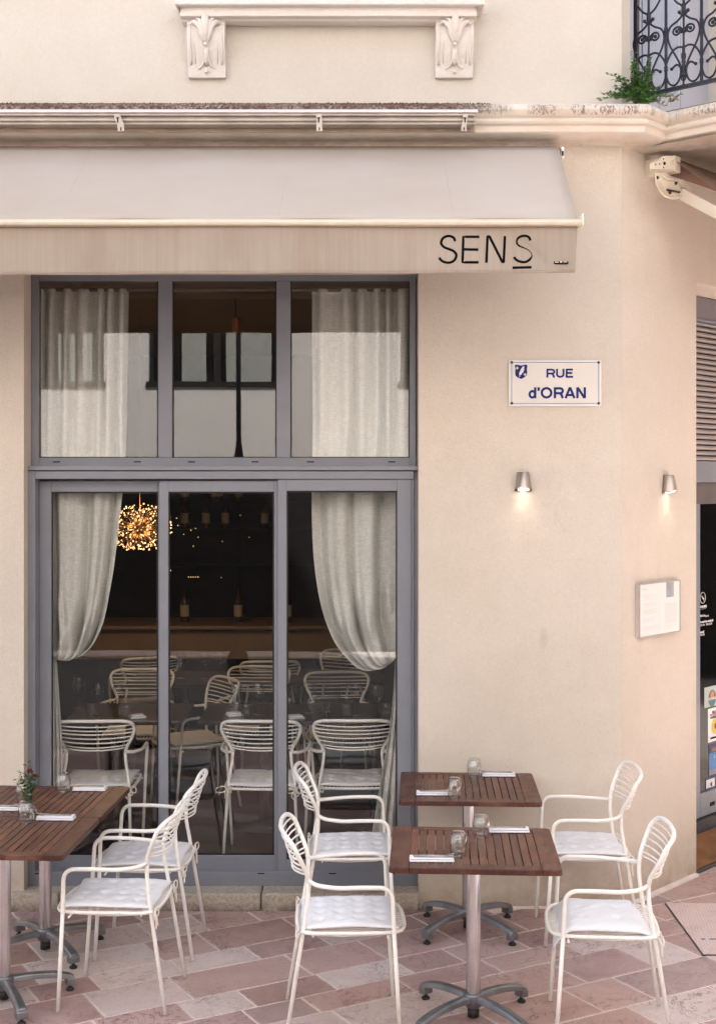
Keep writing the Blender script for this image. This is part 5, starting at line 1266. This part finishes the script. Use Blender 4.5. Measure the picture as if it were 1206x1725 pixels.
def napkin(px, py, ln, dp, rz, label, fl=1):
    Y = (HC-TZ)*F/(py-PY0); p = W(px, py, Y)
    t = thing('napkin', label, 'napkin', (p.x, Y, TZ), rz, 'folded napkins on the terrace tables')
    g = MB(); h = .009
    for k, (z, q) in enumerate(((.0, 0), (h+.0004, .002))):
        prof_ = []
        for i in range(9): a = -PI/2+PI*i/8; prof_.append((dp/2-q-h*.5+math.cos(a)*h*.5, z+h*.5+math.sin(a)*h*.5))
        prof_ += [(-dp/2+q, z+h), (-dp/2+q, z)]
        # rolled edge faces the viewer
        g.prism([(-a, b) for a, b in prof_], -ln/2+q*k, ln/2-q*k, smooth=False)
    add('folded_cloth', g, M['linen_napkin'], t, bevel=.0022, seg=2)
    zt2 = 2*h+.0012
    f = MB(); f.tube([(-ln*.42, .006, zt2+.0015), (0, .005, zt2+.0012), (ln*.34, .004, zt2+.0035)], [.0035, .0025, .0022], 6, flat=(1, 1.3, .5))
    f.add([(ln*.32, -.006, zt2+.004), (ln*.50, -.009, zt2+.010), (ln*.52, .014, zt2+.011), (ln*.32, .012, zt2+.004), (ln*.32, -.006, zt2+.005), (ln*.50, -.009, zt2+.011), (ln*.52, .014, zt2+.012), (ln*.32, .012, zt2+.005)], [(0,1,2,3), (4,7,6,5), (0,4,5,1), (1,5,6,2), (2,6,7,3), (3,7,4,0)])
    o = tag(add('fork', f, M['steel']), 'steel fork lying on the '+label.split(' ', 2)[2], 'fork', 'forks lying on the napkins'); o.location = (p.x, Y, TZ); o.rotation_euler = (0, 0, rz+(0 if fl > 0 else PI))
    kf = MB(); kf.tube([(-ln*.40, -.012, zt2+.0015), (ln*.1, -.014, zt2+.0015), (ln*.55, -.016, zt2+.002)], [.004, .003, .0045], 6, flat=(1, 1.3, .35))
    o = tag(add('knife', kf, M['steel']), 'steel knife lying on the '+label.split(' ', 2)[2], 'knife', 'knives lying on the napkins'); o.location = (p.x, Y, TZ); o.rotation_euler = (0, 0, rz+(0 if fl > 0 else PI))
    return t
tumbler(771.5, 1441, 'upturned tumbler at the front of the near right table')
tumbler(810, 1411, 'upturned tumbler at the back of the near right table, beside a napkin')
tumbler(765.5, 1344, 'upturned tumbler at the front of the far right table')
tumbler(798.5, 1309.5, 'upturned tumbler at the back of the far right table, tallest against wall')
tumbler(45, 1386, 'upturned tumbler beside the napkin on the near left table')
tumbler(41, 1350, 'upturned tumbler left of the flower vase on the left tables')
tumbler(107.5, 1334, 'upturned tumbler beside the napkin nearest the window on the left tables', .95)
napkin(727, 1450, .19, .055, R(-1), 'folded white napkin at the front left of the near right table')
napkin(857, 1401, .185, .055, R(-1), 'folded white napkin at the back right of the near right table', -1)
napkin(731, 1338.5, .185, .052, R(-1), 'folded white napkin at the front left of the far right table')
napkin(839.5, 1307, .18, .052, R(-1), 'folded white napkin at the back right of the far right table', -1)
napkin(95, 1380, .18, .06, R(-2), 'folded white napkin on the near left table', -1)
napkin(152, 1331, .175, .055, R(-2), 'folded white napkin on the far left table, nearest the window', -1)
napkin(2, 1364, .19, .055, R(-2), 'folded white napkin cut by the left photo edge')
# vase with flowers
Yv = (HC-TZ)*F/(1372-PY0); pv = W(51, 1372, Yv)
vz = thing('flower_vase', 'small clear glass bud vase between tumblers on the left tables', 'vase', (pv.x, Yv, TZ))
add('vase_glass', MB().lathe([(0, .001), (.028, .001), (.036, .012), (.038, .022), (.030, .036), (.016, .046), (.012, .062), (.012, .095), (.016, .104), (.0145, .104), (.0105, .094), (.0105, .062), (.014, .047), (.028, .035), (.034, .022), (.03, .01), (0, .006)], 28), M['tumbler'], vz)
fl_ = weed('flower_sprig', (pv.x, Yv, TZ+.01), [(-.052, 0, .205), (-.012, .01, .245), (-.06, 0, .165), (.01, 0, .20), (.032, -.005, .175), (-.02, 0, .19), (.0, .01, .165)], M['flower_leaf'], m_simple('green_stem', lin((60,84,40)), .6), 'leafy sprig with two dark red flowers standing in the bud vase', 'flowers', 12, .025)
for q_ in ((.004, -.012, .205), (.024, -.012, .180)):
    g = MB(); r7 = random.Random(int(q_[0]*1000)+3)
    for i in range(26):
        a = r7.uniform(0, 2*PI); rr = r7.uniform(.002, .014); c_ = Vector(q_)+Vector((math.cos(a)*rr, math.sin(a)*rr, r7.uniform(-.008, .009))); g.ball(c_, .0048, 6, 4, (1, 1, .5))
    add('blossom', g, M['petal'], fl_)

# ------------------------------------------------------------------ inside tables and glassware
def in_table(x, Y, w_, d_, label, grp='dark tables inside the restaurant'):
    t = thing('dining_table', label, 'table', (x, Y, FZ), 0, grp)
    add('tabletop', MB().box(-w_/2, w_/2, -d_/2, d_/2, .725, .75), M['wood_dark'], t, bevel=.004); add('pole', MB().lathe([(.035, .02), (.035, .725)], 16), M['rubber'], t); add('base', MB().lathe([(0, 0), (.22, 0), (.22, .012), (.04, .03), (.03, .05)], 28), M['rubber'], t); return t
in_table(-1.5, 8.85, .75, .7, 'dark dining table inside, behind the left door panel'); in_table(-.62, 8.85, .8, .7, 'dark dining table inside, behind the middle door panel'); in_table(.12, 8.85, .62, .7, 'dark dining table inside, behind the right door panel')
in_table(-1.35, 10.4, .8, .7, 'dark dining table deeper inside, behind the left door panel'); in_table(-.4, 10.5, 1.2, .7, 'dark dining table deeper inside, near the middle')
wg = MB().lathe([(0, .003), (.032, .0), (.033, .002), (.006, .006), (.0035, .012), (.0035, .09), (.012, .098), (.034, .125), (.040, .15), (.034, .19), (.030, .205)], 24).mesh('wine_glass'); wg.materials.append(M['wine'])
tg = MB().lathe([(0, .003), (.03, .0), (.038, .03), (.040, .06), (.033, .09)], 24).mesh('water_glass'); tg.materials.append(M['wine'])
def inner(px, Y, me, nm, lab, grp): o = add(nm, me, None); o.location = (wx(px, Y), Y, FZ+.751); return tag(o, lab, nm.replace('_', ' '), grp)
for px, Y, lab in ((165, 8.72, 'wine glass inside, left of the pair behind the left door panel'), (200, 8.66, 'wine glass inside, right of the pair behind the left door panel'), (435, 8.75, 'wine glass inside near the right edge of the middle door panel'), (600, 8.72, 'wine glass inside, left of the pair below the right curtain'), (635, 8.68, 'wine glass inside, right of the pair below the right curtain'), (133, 9.0, 'wine glass inside close to the left curtain knot'), (345, 10.3, 'wine glass on a deeper table behind the middle door panel'), (372, 10.4, 'second wine glass on a deeper table behind the middle door panel')):
    inner(px, Y, wg, 'wine_glass', lab, 'wine glasses inside')
for px, Y, lab in ((155, 8.6, 'water glass inside beside the left wine glass'), (213, 8.6, 'water glass inside beside the right of the left wine glasses'), (415, 8.64, 'water glass inside behind the middle door panel'), (585, 8.62, 'water glass inside below the right curtain, left one'), (652, 8.62, 'water glass inside below the right curtain, right one')):
    inner(px, Y, tg, 'water_glass', lab, 'water glasses inside')
for px, Y, lab in ((250, 10.2, 'wine glass on the deeper left table inside'), (305, 10.35, 'wine glass left of the centre on the deeper tables inside'), (398, 8.7, 'wine glass inside left of the small napkin behind the middle door panel'), (520, 8.8, 'wine glass inside behind the right door panel, left of the curtain'), (540, 10.3, 'wine glass deep inside behind the right door panel')):
    inner(px, Y, wg, 'wine_glass', lab, 'wine glasses inside')
for px, Y, lab in ((232, 8.62, 'small folded napkin inside behind the left door panel'), (395, 8.7, 'small folded napkin inside behind the middle door panel'), (498, 8.6, 'small folded napkin inside behind the right door panel')):
    o = add('table_napkin', MB().box(-.05, .05, -.04, .04, 0, .012).box(-.045, .04, -.03, .035, .0125, .022), M['linen_napkin'], bevel=.003); o.location = (wx(px, Y), Y, FZ+.751); o.rotation_euler = (0, 0, .4); tag(o, lab, 'napkin', 'small napkins inside')

# ------------------------------------------------------------------ the other side of the street (seen mirrored in the glass)
op = thing('opposite_building', 'pale building across the street, seen only mirrored in the window', 'building')
YO = -3.6; VY = 2*7.66-YO
def ox(px): return (px-PX0)/F*VY
def oz(py): return HC-(py-PY0)/F*VY
wins = [(ox(40), ox(175), 3.80, 5.2), (ox(250), ox(480), 3.80, 5.2), (.6, 2.0, 3.8, 5.2), (-7.5, -6.2, 3.8, 5.2), (3.6, 5.0, 3.8, 5.2)]
xsr = sorted([-12, 12]+[v for w_ in wins for v in w_[:2]]); g = MB()
for i in range(len(xsr)-1):
    a, b = xsr[i], xsr[i+1]; isw = any(abs(w_[0]-a) < 1e-6 for w_ in wins)
    if isw: g.quad((a, YO, 2.72), (b, YO, 2.72), (b, YO, 3.8), (a, YO, 3.8)); g.quad((a, YO, 5.2), (b, YO, 5.2), (b, YO, 10), (a, YO, 10))
    else: g.quad((a, YO, 2.72), (b, YO, 2.72), (b, YO, 10), (a, YO, 10))
g.quad((-12, YO-8, 10), (12, YO-8, 10), (12, YO, 10), (-12, YO, 10)); add('wall', g, M['opp_wall'], op)
add('shopfront', MB().box(-12, 12, YO-.3, YO-.02, -.02, 2.72), M['opp_dark'], op)
for a, b, z0, z1 in wins:
    f = add('window', MB().box(a, b, YO-.3, YO-.2, z0, z1), m_simple('opp_glass', lin((24,26,26)), .1), op)
    add('frame', MB().box(a-.03, b+.03, YO-.02, YO+.03, z0-.08, z0).box((a+b)/2-.05, (a+b)/2+.05, YO-.18, YO-.1, z0, z1).box(a, a+.06, YO-.18, YO-.1, z0, z1).box(b-.06, b, YO-.18, YO-.1, z0, z1), M['opp_dark'], f)
    add('net_curtain', MB().box(a+.45, a+.8, YO-.195, YO-.185, z0, z1).box((a+b)/2+.12, b-.2, YO-.195, YO-.185, z0, z1), m_simple('net', lin((165,166,160)), .9), f)
sl_ = thing('street_lamp', 'dark iron street lamp across the street, mirrored in the window', 'street lamp'); lx = (402-PX0)/F*(2*7.66+1.2); c0 = (lx, -1.2, 0)
add('pole', MB().lathe([(.09, 0), (.13, .0), (.13, .25), (.09, .3), (.07, .55), (.055, .6), (.05, 2.3), (.085, 2.36), (.075, 2.42), (.06, 2.5), (.075, 2.62), (.045, 2.78), (.032, 2.9), (.03, 5.2), (0, 5.2)], 16, c0), M['lamp_iron'], sl_)
add('lantern', MB().lathe([(.03, 5.2), (.12, 5.3), (.18, 5.7), (.2, 5.72), (.05, 5.95), (0, 6)], 8, c0), M['lamp_iron'], sl_)

cb_ = thing('corner_building', 'building across the side street, seen only mirrored in the entrance glass', 'building')
g = MB(); XC = 9.5; g.quad((XC, -3, 2.9), (XC, 22, 2.9), (XC, 22, 11), (XC, -3, 11)); g.quad((XC, -3, 11), (XC+8, -3, 11), (XC+8, 22, 11), (XC, 22, 11)); g.quad((XC, -3, 2.9), (XC+8, -3, 2.9), (XC+8, -3, 11), (XC, -3, 11)); add('wall', g, M['opp_wall'], cb_)
add('shopfront', MB().box(XC+.02, XC+.3, -2.98, 22, -.02, 2.9), M['opp_dark'], cb_)
for i in range(5):
    y_ = -1+i*4.4; f = add('window', MB().box(XC-.01, XC+.05, y_, y_+1.3, 4.2, 6.2), M['opp_dark'], cb_); add('pane', MB().box(XC-.02, XC-.012, y_+.08, y_+1.22, 4.28, 6.12), M['slot'], f)
